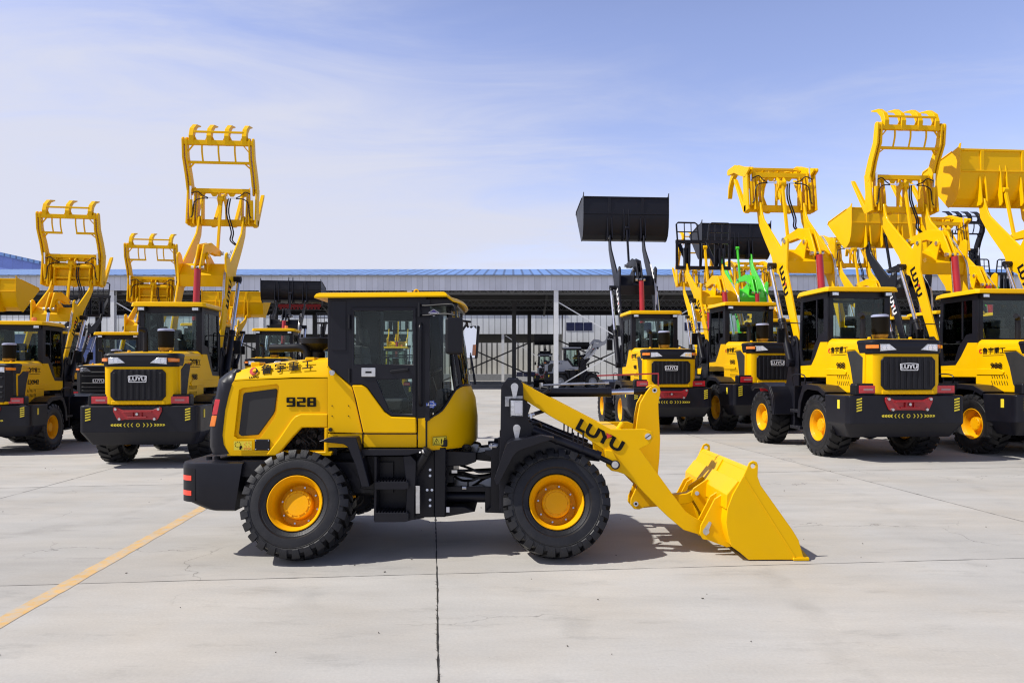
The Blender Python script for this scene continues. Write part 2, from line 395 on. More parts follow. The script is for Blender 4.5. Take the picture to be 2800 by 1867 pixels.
def main_loader():
    L = thing('wheel_loader', 'clean yellow wheel loader side on in the foreground with its yellow bucket on the ground', 'wheel loader', (CX, CY, 0), group='wheel loaders on the yard')
    # --- wheels
    for x, y in ((-2.10, -.765), (.437, -.70)):
        wheel(L, (x - CX, y, .522), (0, .3, R(90)), .527, .42, .262, 26, .20, .140, .085, 'm')
        wheel(L, (x - CX, -y + .03, .522), (0, .9, R(-90)), .527, .42, .262, 26, .20, .140, .085, 'm')
    # --- bumper (counterweight)
    def bumper(b):
        def ring(z, xr, xf, r=.22, w=.8):
            xr -= CX; xf -= CX; p = [(xf, -w)]
            for k in range(7): a = R(270 - 15 * k); p.append((xr + r + r * cos(a), -w + r + r * sin(a)))
            for k in range(7): a = R(180 - 15 * k); p.append((xr + r + r * cos(a), w - r + r * sin(a)))
            p.append((xf, w)); return [(x, y, z) for x, y in p]
        loft(b, [ring(.468, -3.06, -2.735, .2, .77), ring(.485, -3.10, -2.73, .21), ring(.55, -3.25, -2.72), ring(.60, -3.305, -2.71), ring(.915, -3.315, -2.66), ring(.94, -3.305, -2.655, .21, .79), ring(.947, -3.27, -2.65, .2, .76)])
        box(b, -2.75 - CX, -1.2 - CX, -.62, .62, .62, .93)
        box(b, -2.7 - CX, -2.45 - CX, -.74, .74, .80, .955)
    bp = part('counterweight', bumper, 'black', L, ang=40)
    def arcp(b, a0, a1, z0, z1, off):
        r = .22 + off; n = 8; cx, cy = -3.31 + .22 - CX, -.8 + .22; A = []
        for z in (z0, z1): A.append([(cx + r * cos(R(a0 + (a1 - a0) * k / n)), cy + r * sin(R(a0 + (a1 - a0) * k / n)), z) for k in range(n + 1)])
        loft(b, A, cap=False, close=False)
    part('lamp_recess', lambda b: (arcp(b, 205, 262, .56, .89, .002)), 'plastic', bp)
    for z in (.77, .622): part('reflector', lambda b, z=z: arcp(b, 213, 252, z, z + .05, .006), 'orange', bp)
    part('bolt', lambda b: [cyl(b, P3(u, 1255, 7.5), P3(u, 1247, 7.5), .03, n=10) for u in (572, 594)], 'plastic', bp)
    # --- engine hood: side panels, arched shoulder, crowned top
    side = [(641, 1039), (632, 1052), (615, 1121), (607, 1189), (609, 1210), (622, 1246), (754, 1246), (769, 1233), (886, 1233), (886, 1246), (897, 1246), (897, 1031), (800, 1031)]
    arch = [(769, 1232), (801, 1194), (825, 1168.5), (886, 1168.5), (886, 1232)]
    pocket = [(654, 1066), (664, 1061), (757, 1050), (763, 1056), (757, 1124), (750, 1143), (714, 1194), (706, 1199), (650, 1200), (640, 1192)]
    def hood(b):
        both(b, side, 7.36, .05, [arch, pocket])
        both(b, [(636, 1055), (775, 1040), (785, 1145), (730, 1212), (630, 1212)], 7.4, .02)
    def top(b):
        st = [(641, 1039, 1013), (655, 1038, 1008), (685, 1036.5, 1001), (733, 1035, 994.5), (790, 1033, 988.5), (841, 1032, 984), (897, 1031, 981)]
        rings = []
        for u, vc, vt in st:
            x = X0 = (u - 1400) * 7.36 / 2000 - CX
            zc = 1.85 - (vc - 1014) * 7.36 / 2000; zt = 1.85 - (vt - 1014) * 7.52 / 2000
            h = zt - zc
            half = [(-.64, zc - .01), (-.64, zc + .005), (-.634, zc + h * .10), (-.575, zc + h * .80), (-.545, zc + h * .93), (-.48, zt), (-.3, zt + .02), (0, zt + .03)]
            r = half + [(-y, z) for y, z in half[-2::-1]]
            rings.append([(x, y, z) for y, z in r])
        loft(b, rings, cap=False, close=False)
        box(b, (897 - 1400) * 7.36 / 2000 - CX - .02, (897 - 1400) * 7.36 / 2000 - CX, -.6, .6, 1.1, 1.9)
    hd = part('engine_hood', top, 'yellow', L, ang=50)
    sided('hood_panel', hood, 'yellow', hd, bev=.010, seg=2)
    def shoulder(b):
        o = [(897, 1131), (822, 1131), (806, 1138), (795, 1150), (762, 1199), (728, 1242), (735, 1246), (754, 1246), (769, 1233), (801, 1194), (825, 1169), (897, 1169)]
        both(b, o, 7.335, .03)
    sided('hood_shoulder', shoulder, 'yellow', hd, bev=.014, seg=3, ang=60)
    for u0, u1, v0, v1 in ((690, 715, 990, 1003), (838, 864, 977, 989)): part('hinge_block', lambda b: box(b, *sorted((P3(u0, 0, 7.55).x, P3(u1, 0, 7.55).x)), -.50, -.32, P3(0, v1, 7.55).z, P3(0, v0, 7.55).z), 'yellow', hd, bev=.008)
    sided('side_grille', lambda b: both(b, [(667, 1074), (754, 1062.5), (758, 1066), (751.5, 1123), (746.5, 1133), (706, 1188.5), (660, 1192), (652, 1186), (653, 1178), (664, 1080)], 7.385, .03), 'mesh', hd, bev=.012, seg=2)
    def vent(b):
        plate(b, [(696, 1201), (737, 1201), (737, 1231), (696, 1231)], 7.345, .02)
    part('vent_plate', vent, 'plastic', hd, bev=.004)
    for u in (699, 734):
        for v in (1204, 1228): part('screw', lambda b: cyl(b, P3(u, v, 7.345), P3(u, v, 7.338), .006, n=6), 'steel', hd)
    # rear cap in black with a tail lamp
    def cap(b):
        n = 10; rings = []
        pts = [(590, 1240), (581.5, 1218), (582.5, 1167), (592, 1110), (600, 1067), (606, 1034), (618, 1020), (634, 1012), (645, 1009)]
        inner = [(626, 1240), (612, 1215), (608.5, 1189), (616, 1121), (626, 1078), (634, 1052), (640, 1040), (643, 1025), (650, 1011)]
        for (u, v), (ui, vi) in zip(pts, inner):
            a = P3(u, v, 7.6); i = P3(ui, vi, 7.36); ring = []
            prof = [(0, -.645), (.25, -.645), (.55, -.62), (.82, -.56), (.96, -.46), (1, -.3), (1, .3), (.96, .46), (.82, .56), (.55, .62), (.25, .645), (0, .645)]
            k = 1 if v > 1030 else .9
            rings.append([(i.x + (a.x - i.x) * t, y * k, i.z + (a.z - i.z) * t) for t, y in prof])
        loft(b, rings, cap=True)
    cp = part('rear_cap', cap, 'black', L, ang=50)
    def lamp(b, z0, z1, k0, k1):
        def c(k): return P3(600 - 15 * k, 1091 + 74 * k, 7.42)
        a, q = c(k0), c(k1); rings = []
        for p in (a, q): rings.append([(p.x - .03, p.y - .04, p.z), (p.x + .030, p.y - .055, p.z), (p.x + .05, p.y + .03, p.z), (p.x - .03, p.y + .06, p.z)])
        loft(b, rings)
    part('tail_light', lambda b: lamp(b, 0, 0, 0, .58), 'lens', cp, bev=.008, seg=2)
    part('turn_light', lambda b: lamp(b, 0, 0, .6, 1), 'amber', cp, bev=.008, seg=2)
    # --- engine behind the arch
    def engine(b):
        rnd = random.Random(3)
        x0, x1 = P3(770, 0, 7.6).x, P3(896, 0, 7.6).x
        box(b, x0 - .5, x1 + .1, -.42, .42, .98, 1.55)
        for i in range(46):
            p = Vector((rnd.uniform(x0, x1), -.43, rnd.uniform(1.0, 1.3))); q = p + Vector((rnd.uniform(-.12, .12), rnd.uniform(-.1, .02), rnd.uniform(-.1, .1)))
            cyl(b, p, q, rnd.uniform(.008, .035), n=8)
        for i in range(6):
            x = rnd.uniform(x0, x1); tube(b, [(x, -.44, 1.0), (x + .06, -.5, 1.1), (x - .05, -.48, 1.2), (x + .03, -.42, 1.32)], .01)
    part('engine', engine, 'engine', L)
    def sill(b):
        both(b, [(770, 1235), (888, 1235), (888, 1170), (897, 1170), (897, 1234), (909, 1234), (905, 1246), (757, 1246)], 7.33, .06)
    sided('frame_rail', sill, 'yellow', L, bev=.006)
    # --- lettering on the hood
    o = P3(765, 1010, 7.392)
    nrm = plane4(o, (P3(820, 0, 7.4) - P3(765, 0, 7.4)) + Vector((0, 0, .0235)), (0, .42, 1))
    part('lettering', lambda b: [text(b, ch, nrm @ Matrix.Translation((x, .010, .005)), .112, .0015, .012, 1.12) for ch, x in zip('鲁宇重工', (-.132, .007, .142, .283))], 'ink', hd, label='black Chinese lettering on the hood')
    def swirl(b, r, a0, a1, c, w):
        m = nrm @ Matrix.Translation((c[0], c[1], .008)); o1, o2 = [], []
        for k in range(13):
            a = R(a0 + (a1 - a0) * k / 12); ww = w * (.25 + .75 * sin(pi * k / 12)); o1.append((r * cos(a), r * sin(a))); o2.append(((r - ww) * cos(a), (r - ww) * sin(a)))
        patch(b, m, o1 + o2[::-1], .003)
    part('emblem', lambda b: (swirl(b, .042, 60, 330, (-.262, .01), .030)), 'redink', hd, label='red crescent of the round emblem')
    part('emblem', lambda b: (swirl(b, .037, -130, 75, (-.255, .006), .022), text(b, 'LUYU', nrm @ Matrix.Translation((-.262, -.055, .006)), .03, .003, .01, 1.25)), 'ink', hd, label='black crescent and small letters of the emblem')
    fl = plane4(P3(825, 1099, 7.355), (1, 0, .0), (0, 0, 1))
    def num(b):
        # extended square numerals 9 2 8 as solid outlines
        def dig(o, w, h, segs):
            t = .022; v = .017
            for s in segs:
                q = {'a': (0, h - v, w, h), 'g': (0, (h - v) / 2, w, (h + v) / 2), 'd': (0, 0, w, v), 'f': (0, h / 2, v * 1.6, h), 'b': (w - v * 1.6, h / 2, w, h), 'e': (0, 0, v * 1.6, h / 2), 'c': (w - v * 1.6, 0, w, h / 2)}[s]
                c = .006; x0, y0, x1, y1 = q
                patch(b, fl @ Matrix.Translation((o, -.047, 0)), [(x0 + c, y0), (x1 - c, y0), (x1, y0 + c), (x1, y1 - c), (x1 - c, y1), (x0 + c, y1), (x0, y1 - c), (x0, y0 + c)], .004 + .0004 * 'abcdefg'.index(s))
        for o, s in ((-.152, 'abcdfg'), (-.048, 'abged'), (.056, 'abcdefg')): dig(o, .088, .094, s)
    part('number', num, 'ink', hd, label='black model figures on the hood side')
    st = plane4(P3(664, 1218, 7.343), (1, 0, 0), (0, 0, 1))
    sk = part('warning_sticker', lambda b: patch(b, st, [(-.09, -.045), (.09, -.045), (.09, .045), (-.09, .045)], .003), 'sticker', hd)
    def skd(b):
        m = st @ Matrix.Translation((0, 0, .003))
        for i in range(9): a = 2 * pi * i / 9; patch(b, m, [(-.05 + .026 * cos(a + q) * f, .012 + .024 * sin(a + q) * f) for q, f in ((0, 1), (.35, 1.3), (.5, 1))], .002)
        patch(b, m, [(-.035, -.035), (-.02, -.04), (-.005, -.012), (-.012, .002), (-.028, -.006)], .002)
    part('pictogram', skd, 'ink', sk)
    part('lettering', lambda b: (text(b, 'STOP', st @ Matrix.Translation((.045, -.03, .003)), .032, .002, .01, 1), [patch(b, st @ Matrix.Translation((.045 + .028 * cos(a), .014 + .02 * sin(a), .003)), [(-.004, -.004), (.004, -.004), (.004, .004), (-.004, .004)], .002) for a in [k * pi / 3 for k in range(6)]]), 'amber', sk)
    # --- exhaust elbow and air filter on the hood
    part('exhaust_pipe', lambda b: tube(b, [P3(840, 1005, 7.85), P3(840, 975, 7.85), P3(836, 958, 7.85), P3(818, 950.5, 7.85), P3(790, 951, 7.85), P3(738, 952, 7.85)], .043, 14), 'plastic', L)
    def filt(b):
        c = P3(866, 980, 7.95); z = lambda v: P3(0, v, 7.95).z
        lathe(b, [(z(985), .09), (z(963), .09), (z(958), .075), (z(950), .13), (z(940), .17), (z(926), .178), (z(924), .165), (z(922.5), .001)], 28, 'z', (c.x, c.y, 0))
    part('air_filter', filt, 'plastic', L)
    # --- cab shell
    CS = 7.27
    def cab(b):
        so = [(896, 810), (1166, 808), (1166, 1151), (1139, 1150), (1139, 1215), (985, 1215), (962, 1056), (896, 1000)]
        both(b, so, CS, .05, [[(966, 850), (1131, 850), (1131, 1133), (1076, 1131), (1064, 1122), (1018, 1060), (1006, 1052), (966, 1050)]])
        x0 = P3(896, 0, CS).x
        zt, zm = P3(0, 809, CS).z, P3(0, 1010, CS).z
        for y0, y1 in ((-.679, -.56), (.56, .679)): box(b, x0 + .004, x0 + .05, y0, y1, zm, zt)
        box(b, x0 + .004, x0 + .05, -.56, .56, zt - .12, zt); box(b, x0 + .004, x0 + .05, -.56, .56, zm, zm + .2)
        x1 = P3(1166, 0, CS).x
        box(b, x0 + .06, x1 + .25, -.66, .66, zt - .05, zt - .01)
        box(b, x0 + .06, x1 + .2, -.66, .66, 1.09, 1.16)
        for s in (-1, 1): bar(b, (-.53 - CX, s * .50, 1.70), (-.66 - CX, s * .50, zt), .035)
        box(b, x1 + .02, x1 + .30, -.60, .60, zt - .09, zt - .055)
    cb = part('cab', cab, 'black', L, bev=.006)
    sided('cab_panel', lambda b: both(b, [(906, 822), (946, 822), (946, 958), (906, 958)], 7.262, .006), 'black', cb, bev=.003)
    # yellow quarter, sill
    for q, Y in (([(896.5, 1003), (958, 1056), (962, 1059), (970, 1090), (991, 1184.5), (897, 1182)], 7.255), ([(897, 1185), (990, 1186), (990, 1223), (897, 1223)], 7.262),
                 ([(994, 1187), (1139, 1187), (1139, 1223), (994, 1223)], 7.264), ([(1142.5, 1143), (1163.5, 1143), (1163.5, 1223), (1142.5, 1223)], 7.255)):
        sided('cab_skirt', lambda b: both(b, q, Y, .03), 'yellow', cb, bev=.007, seg=2)
    part('rivets', lambda b: [cyl(b, P3(u, v, 7.255), P3(u, v, 7.25), .006, n=6) for u in (908, 953) for v in (1109, 1137)], 'black', cb)
    # door
    def door(b):
        o = [(962, 840), (1137, 840), (1137, 1139), (1070, 1137), (1051, 1123), (1004, 1059), (991, 1051), (962, 1051)]
        both(b, o, 7.24, .03, [[(968, 850), (1129, 850), (1129, 996), (968, 996)], [(1030, 1038), (1127, 1036), (1127, 1132), (1076, 1129), (1063, 1119)]])
    dr, dr2 = sided('door', door, 'black', L, bev=.005)
    sided('door_panel', lambda b: both(b, [(962, 1053), (990, 1053), (1003, 1061), (1050, 1125.5), (1069, 1139.5), (1137, 1141.5), (1138.5, 1184), (994, 1184), (973, 1090)], 7.225, .05), 'yellow', dr, bev=.012, seg=3)
    sided('window', lambda b: both(b, [(968, 850), (1129, 850), (1129, 996), (968, 996)], 7.256, .006), 'darkglass', dr)
    sided('window', lambda b: both(b, [(1030, 1038), (1127, 1036), (1127, 1132), (1076, 1129), (1063, 1119)], 7.256, .006), 'darkglass', dr)
    def rails(b):
        for u0, u1, v in ((968, 1129, 971), (968, 1129, 977)): bar(b, P3(u0, v, 7.35), P3(u1, v, 7.35), .012)
        bar(b, P3(1045, 850, 7.275), P3(1045, 996, 7.275), .03, .015)
    part('window_bar', rails, 'black', dr)
    def latch(b):
        plate(b, [(988, 1005), (1026.5, 1005), (1026.5, 1030), (988, 1030)], 7.228, .015)
    la = part('door_latch', latch, 'steel', dr, bev=.006, seg=2)
    part('latch_slot', lambda b: plate(b, [(999, 1015), (1016, 1015), (1016, 1020), (999, 1020)], 7.2265, .003), 'ink', la)
    def grip(b):
        bar(b, P3(1069, 1016, 7.205), P3(1117, 1010, 7.205), .02, .028); bar(b, P3(1069, 1016, 7.205), P3(1069, 1016, 7.24), .02); bar(b, P3(1112, 1011, 7.205), P3(1112, 1011, 7.24), .04, .02)
    part('door_handle', grip, 'plastic', dr, bev=.005)
    part('door_hinge', lambda b: [cyl(b, P3(955, v, 7.245), P3(955, v + 38, 7.245), .011, n=8) for v in (861, 1008)], 'plastic', dr)
    part('door_stop', lambda b: (cyl(b, P3(908, 1019, 7.25), P3(908, 1019, 7.19), .025, n=12), cyl(b, P3(908, 1012, 7.2), P3(908, 1026, 7.2), .017, n=10), cyl(b, P3(901, 1016, 7.21), P3(915, 1017, 7.21), .012, n=8)), 'steel', cb)
    part('rubber_stop', lambda b: lathe(b, [(-.03, .001), (-.03, .016), (0, .02)], 16, 'y', P3(904, 1174, 7.255)), 'rubber', cb)
    part('grab_rail', lambda b: tube(b, [P3(1152, 886, 7.27), P3(1149, 892, 7.2), P3(1148, 915, 7.19), P3(1147, 1000, 7.19), P3(1148, 1090, 7.19), P3(1151, 1108, 7.27)], .016, 10), 'plastic', cb)
    # front nose and windscreen
    plan = [(-.853, -.73), (-.77, -.70), (-.68, -.64), (-.60, -.57), (-.53, -.49), (-.45, -.37), (-.40, -.24), (-.375, 0)]
    plan = plan + [(x, -y) for x, y in plan[-2::-1]]
    zt = [1.355, 1.405, 1.455, 1.56, 1.66, 1.70, 1.70, 1.70]; zt = zt + zt[-2::-1]
    def nose(b):
        rings = []
        for k, f in ((0, .965), (.08, 1), (.45, 1), (.78, .95), (1, .84)):
            rings.append([(-.853 + (x + .853) * f - CX, y * (1 if k < .8 else .985), 1.08 + (z - 1.08) * k) for (x, y), z in zip(plan, zt)])
        loft(b, rings, cap=False, close=False)
        rings = [[(-.86 - CX + (x + .86) * f, y * .96, z) for x, y in plan] for f, z in ((.95, 1.085), (.94, 1.06))]
        loft(b, rings)
    ns = part('cab_nose', nose, 'yellow', L, ang=55)
    def rim_(b):
        tube(b, [(-.853 + (x + .853) * .85 - CX, y * .99, z) for (x, y), z in zip(plan, zt)], .012, 6, 2)
        bar(b, (-.853 - CX, -.728, 1.08), (-.853 - CX, -.728, 1.36), .022)
    part('nose_trim', rim_, 'plastic', ns)
    def screen(b):
        lo = [(-.853 + (x + .853) * .83 - CX, y * .985, z) for (x, y), z in zip(plan, zt)]
        hi = [(-.853 + (x + .853) * .57 - CX, y * .96, 2.56) for (x, y), z in zip(plan, zt)]
        mid = [tuple(Vector(a).lerp(Vector(c), .5) + Vector((.012, 0, 0))) for a, c in zip(lo, hi)]
        loft(b, [lo, mid, hi], cap=False, close=False)
    part('windscreen', screen, 'darkglass', L, ang=60)
    def pill(b):
        for j in (4, len(plan) - 5):
            a = Vector((-.853 + (plan[j][0] + .853) * .83 - CX, plan[j][1] * .985, zt[j])); c = Vector((-.853 + (plan[j][0] + .853) * .57 - CX, plan[j][1] * .96, 2.56))
            bar(b, a, c, .028, .02)
        bar(b, (-.84 - CX, -.725, 1.36), (-.84 - CX, -.71, 2.56), .045)
        bar(b, (-.84 - CX, .725, 1.36), (-.84 - CX, .71, 2.56), .045)
        box(b, -.86 - CX, -.60 - CX, -.70, .70, 2.50, 2.565)
    part('pillar', pill, 'black', cb)
    def wiper(b):
        for y in (-.1, .12): tube(b, [(-.40 - CX, y, 1.70), (-.425 - CX, y + .02, 1.85), (-.455 - CX, y + .05, 2.02)], .007, 6)
        bar(b, (-.415 - CX, .05, 1.72), (-.46 - CX, .12, 2.05), .010)
    part('wiper', wiper, 'plastic', L)
    def st1(b):
        m = plane4(P3(1179, 1105, 7.27), Vector((.85, .30, 0)), (0, 0, 1)); q = []
        for k in range(24): a = 2 * pi * k / 24; r = .038 + .006 * cos(6 * a); q.append((r * 1.15 * cos(a), r * sin(a)))
        patch(b, m, q, .003); patch(b, m, [(-.05, -.016), (.05, -.016), (.05, .012), (-.05, .012)], .0035)
    part('round_sticker', st1, 'blue_sticker', cb)
    def st1b(b):
        m = plane4(P3(1179, 1105, 7.265), Vector((.85, .30, 0)), (0, 0, 1))
        for k in range(20):
            a0, a1 = 2 * pi * k / 20, 2 * pi * (k + .7) / 20
            patch(b, m, [(.031 * cos(a0), .028 * sin(a0)), (.031 * cos(a1), .028 * sin(a1)), (.026 * cos(a1), .023 * sin(a1)), (.026 * cos(a0), .023 * sin(a0))], .003)
        patch(b, m, [(-.045, -.010), (.045, -.010), (.045, -.006), (-.045, -.006)], .004)
    part('sticker_ring', st1b, 'white', cb)
    part('diamond_sticker', lambda b: patch(b, plane4(P3(1186, 855, 7.285), Vector((.87, .26, 0)), (0, 0, 1)), [(-.055, 0), (0, -.035), (.055, 0), (0, .035)], .003), 'violet_sticker', cb)
    part('sticker_border', lambda b: [patch(b, plane4(P3(1186, 855, 7.28), Vector((.87, .26, 0)), (0, 0, 1)), q, .003) for q in ([(-.056, 0), (0, -.036), (0, -.031), (-.048, 0)], [(-.056, 0), (0, .036), (0, .031), (-.048, 0)], [(.056, 0), (0, .036), (0, .031), (.048, 0)], [(.056, 0), (0, -.036), (0, -.031), (.048, 0)], [(-.035, -.006), (.035, -.006), (.035, .003), (-.035, .003)])], 'white', cb)
    wm = plane4(P3(1202, 1205, 7.322), Vector((.83, .55, 0)), (0, 0, 1))
    ws = part('warning_sticker', lambda b: patch(b, wm, [(-.08, -.045), (.08, -.045), (.08, .045), (-.08, .045)], .004), 'sticker', ns)
    def wsd(b):
        m = wm @ Matrix.Translation((0, 0, .004))
        for q in ([(-.078, -.043), (.078, -.043), (.078, -.039), (-.078, -.039)], [(-.078, .039), (.078, .039), (.078, .043), (-.078, .043)], [(-.078, -.039), (-.074, -.039), (-.074, .039), (-.078, .039)], [(.074, -.039), (.078, -.039), (.078, .039), (.074, .039)],
                  [(-.07, -.03), (0, -.03), (-.004, -.025), (-.062, -.025)], [(-.07, -.03), (-.062, -.025), (-.035, .02), (-.035, .03)], [(0, -.03), (-.035, .03), (-.035, .02), (-.004, -.025)], [(-.038, -.02), (-.032, -.02), (-.032, .006), (-.038, .006)],
                  [(.012, -.03), (.022, -.03), (.024, .018), (.014, .018)], [(.045, -.032), (.056, -.03), (.066, .03), (.052, .03)], [(.03, -.002), (.044, -.002), (.044, .003), (.03, .003)]): patch(b, m, q, .002)
    part('pictogram', wsd, 'ink', ws)
    # roof
    def roof(b):
        pr = [(-1.945, -.80), (-.64, -.80), (-.58, -.74), (-.53, -.55), (-.50, -.3), (-.49, 0)]
        pr = pr + [(x, -y) for x, y in pr[-2::-1]]
        def ring(z, d, e=0): return [((x + (d if x < -1.5 else -d)) - CX, y * (1 - d * .9), z + (-.045 if x > -.6 else 0) - (.012 if x < -1.5 else 0)) for x, y in pr]
        loft(b, [ring(2.588, .02), ring(2.58, 0), ring(2.592, -.004), ring(2.622, .015), ring(2.632, .04), ring(2.645, .25)])
    rf = part('roof', roof, 'yellow', cb, ang=35)
    part('lifting_eye', lambda b: tube(b, [(P3(1133, 0, 7.3).x + .022 * cos(a), -.55, 2.655 + .022 * sin(a)) for a in [2 * pi * k / 10 for k in range(11)]], .008, 6, 1), 'yellow', rf)
    def wl(b):
        for y in (-.5, .5): obox(b, (-.60 - CX, y, 2.50), (.05, .13, .075), Matrix.Identity(3))
    part('work_lamp', wl, 'plastic', L, bev=.008)
    # seat, wheel, mirrors
    def seat(b):
        box(b, -1.62 - CX, -1.16 - CX, -.25, .25, 1.42, 1.55); ext(b, [(-1.66 - CX, 1.5), (-1.52 - CX, 1.5), (-1.60 - CX, 2.12), (-1.72 - CX, 2.12)], 'y', -.24, .24)
        ext(b, [(-1.64 - CX, 2.14), (-1.56 - CX, 2.14), (-1.60 - CX, 2.32), (-1.67 - CX, 2.32)], 'y', -.13, .13); box(b, -1.55 - CX, -1.25 - CX, -.18, .18, 1.16, 1.42)
    part('seat', seat, 'seat', L, bev=.03, seg=2)
    def steer(b):
        bar(b, (-.72 - CX, 0, 1.16), (-.90 - CX, 0, 1.78), .07)
        tube(b, [(-.92 - CX + .17 * cos(a) * .85, .19 * sin(a), 1.80 + .17 * cos(a) * .45) for a in [2 * pi * k / 16 for k in range(17)]], .013, 8, 1)
    part('dashboard', lambda b: (ext(b, [(-.82 - CX, 1.50), (-.60 - CX, 1.48), (-.58 - CX, 1.60), (-.78 - CX, 1.66)], 'y', -.42, .42), box(b, -.78 - CX, -.62 - CX, -.30, .30, 1.16, 1.49)), 'seat', L, bev=.02, seg=2)
    part('steering_wheel', steer, 'plastic', L)
    def mir(b, y, s):
        c = P3(1242, 918, 7.05); x = c.x
        obox(b, (x, y, c.z), (.17, .06, .355), Matrix.Rotation(s * R(8), 3, 'Z'))
    m1 = part('mirror', lambda b: mir(b, -.95, 1), 'plastic', L, bev=.028, seg=3, ang=60)
    part('mirror_arm', lambda b: (tube(b, [P3(1146, 834, 7.25), P3(1165, 836, 7.2), P3(1225, 832, 7.12), P3(1243, 838, 7.06), P3(1247, 872, 7.05)], .009, 8), tube(b, [P3(1146, 862, 7.25), P3(1165, 862, 7.2), P3(1215, 858, 7.1), P3(1244, 862, 7.05)], .009, 8), cyl(b, P3(1146, 828, 7.22), P3(1146, 866, 7.22), .014)), 'plastic', m1)
    mc = Vector((P3(1289, 935, 8.9).x, .9, P3(0, 936, 8.9).z)); mr_ = Matrix.Rotation(R(40), 3, 'Z') @ Matrix.Rotation(R(5), 3, 'Y')
    m2 = part('mirror', lambda b: obox(b, mc, (.05, .26, .40), mr_), 'plastic', L, bev=.02, seg=3, ang=60)
    part('mirror_glass', lambda b: obox(b, mc + mr_ @ Vector((-.0265, 0, 0)), (.004, .245, .385), mr_), 'mirror', m2)
    part('marker_lamp', lambda b: obox(b, mc + mr_ @ Vector((-.034, -.11, -.10)), (.012, .05, .13), mr_), 'amber', m2)
    part('mirror_arm', lambda b: (tube(b, [(-.62 - CX, .72, 2.45), (-.5 - CX, .82, 2.44), P3(1276, 880, 8.85), P3(1280, 895, 8.9)], .013, 8), bar(b, (-.62 - CX, .72, 2.3), P3(1278, 884, 8.88), .02)), 'plastic', m2)
    # --- mid frame: fender bracket, tank, steps, hinge
    def guard(b):
        def F(uv, y0, y1): ext(b, pl(uv, 7.1), 'y', y0, y1)
        F([(870, 1207), (898, 1196), (974, 1195), (992, 1262), (1010, 1331), (988, 1331), (972, 1272), (951, 1222), (940, 1214), (898, 1210)], -.90, -.42)
    part('rear_fender', guard, 'black', L, bev=.006)
    def tank(b):
        across(b, [(976, 1228), (1158, 1228), (1158, 1234), (1115, 1245), (1020, 1246), (976, 1246)], 7.18)
        across(b, [(985, 1246), (1030, 1246), (1030, 1340), (985, 1335)], 7.34)
        across(b, [(1024, 1247), (1160, 1247), (1168, 1300), (1160, 1416), (1110, 1424), (1024, 1424)], 7.42)
        plate(b, [(1101, 1247), (1124, 1245), (1138, 1262), (1132, 1420), (1116, 1424), (1108, 1420), (1112, 1325)], 7.2, .2)
        plate(b, [(1022, 1247), (1030, 1247), (1030, 1322), (1028, 1424), (1022, 1424)], 7.2, .2)
    part('fuel_tank', tank, 'black', L, bev=.006)
    def steps(b, v0, v1):
        plate(b, [(1023, v0), (1108, v0), (1117, v0 + 1), (1117, v1 - 3), (1105, v1), (1023, v1)], 7.14, .03)
        x0, x1 = P3(1024, 0, 7.16).x, P3(1116, 0, 7.16).x; z = P3(0, v0, 7.14).z
        for k in range(11):
            x = x0 + (x1 - x0) * (k + .1) / 11
            ext(b, [(x, z - .006), (x + .024, z - .006), (x + .016, z + .014), (x + .008, z + .014)], 'y', -.85, -.64)
        box(b, x0, x1, -.835, -.60, z - .03, z - .004)
    for q in ((1317, 1338), (1402, 1427)): part('step', lambda b: steps(b, *q), 'black', L, bev=.003)
    part('filler_neck', lambda b: tube(b, [P3(1166, 1238, 7.22), P3(1160, 1250, 7.22), P3(1148, 1268, 7.25), P3(1136, 1292, 7.32)], .046, 14), 'plastic', L)
    part('filler_cap', lambda b: (cyl(b, P3(1162, 1243, 7.2), P3(1172, 1226, 7.2), .052, n=16), bar(b, P3(1152, 1240, 7.15), P3(1158, 1232, 7.15), .02)), 'plastic', L, bev=.006)
    part('latch', lambda b: (cyl(b, P3(1156, 1231, 7.15), P3(1158, 1238, 7.13), .012, n=8), cyl(b, P3(1151, 1238, 7.15), P3(1148, 1236, 7.13), .008, n=6)), 'steel', L)
    def frame(b):
        both(b, [(1128, 1224), (1188, 1224), (1188, 1413), (1155, 1413), (1128, 1417)], 7.40, .10)
        both(b, [(1187, 1224), (1219, 1224), (1219, 1240), (1217, 1412), (1188, 1414)], 7.36, .14)
        across(b, [(1100, 1330), (1219, 1330), (1219, 1413), (1100, 1415)], 7.55)
        across(b, [(1150, 1224), (1240, 1224), (1240, 1320), (1150, 1320)], 7.6)
        across(b, [(1219, 1385), (1270, 1385), (1300, 1398), (1219, 1412)], 7.5)
        across(b, [(1219, 1329), (1342, 1329), (1342, 1345), (1219, 1345)], 7.62)
        for y in (-.32, .32): cyl(b, P3(1219, 1362, 7.6) + Vector((0, y + .40, 0)), P3(1345, 1362, 7.6) + Vector((0, y + .40, 0)), .055, n=14)
        across(b, [(1219, 1232), (1302, 1236), (1302, 1262), (1275, 1272), (1219, 1275)], 7.55)
        across(b, [(1290, 1240), (1345, 1231), (1345, 1262), (1290, 1256)], 7.75)
    def frame_(b):
        frame(b); x = -2.10; cyl(b, (x - CX, -.6, .522), (x - CX, .6, .522), .12, n=20); lathe(b, [(-.22, .05), (-.2, .15), (0, .22), (.2, .15), (.22, .05)], 24, 'y', (x - CX, 0, .522)); box(b, x - CX - .7, -.9 - CX, -.36, .36, .55, 1.0)
    fm = part('rear_frame', frame_, 'black', L, bev=.006)
    part('bolt', lambda b: [cyl(b, P3(u, v, 7.40), P3(u, v, 7.375), .014, n=6) for u, v in ((1176, 1284), (1176, 1300), (1168, 1339), (1181, 1339), (1176, 1366), (1176, 1382))], 'steel', fm)
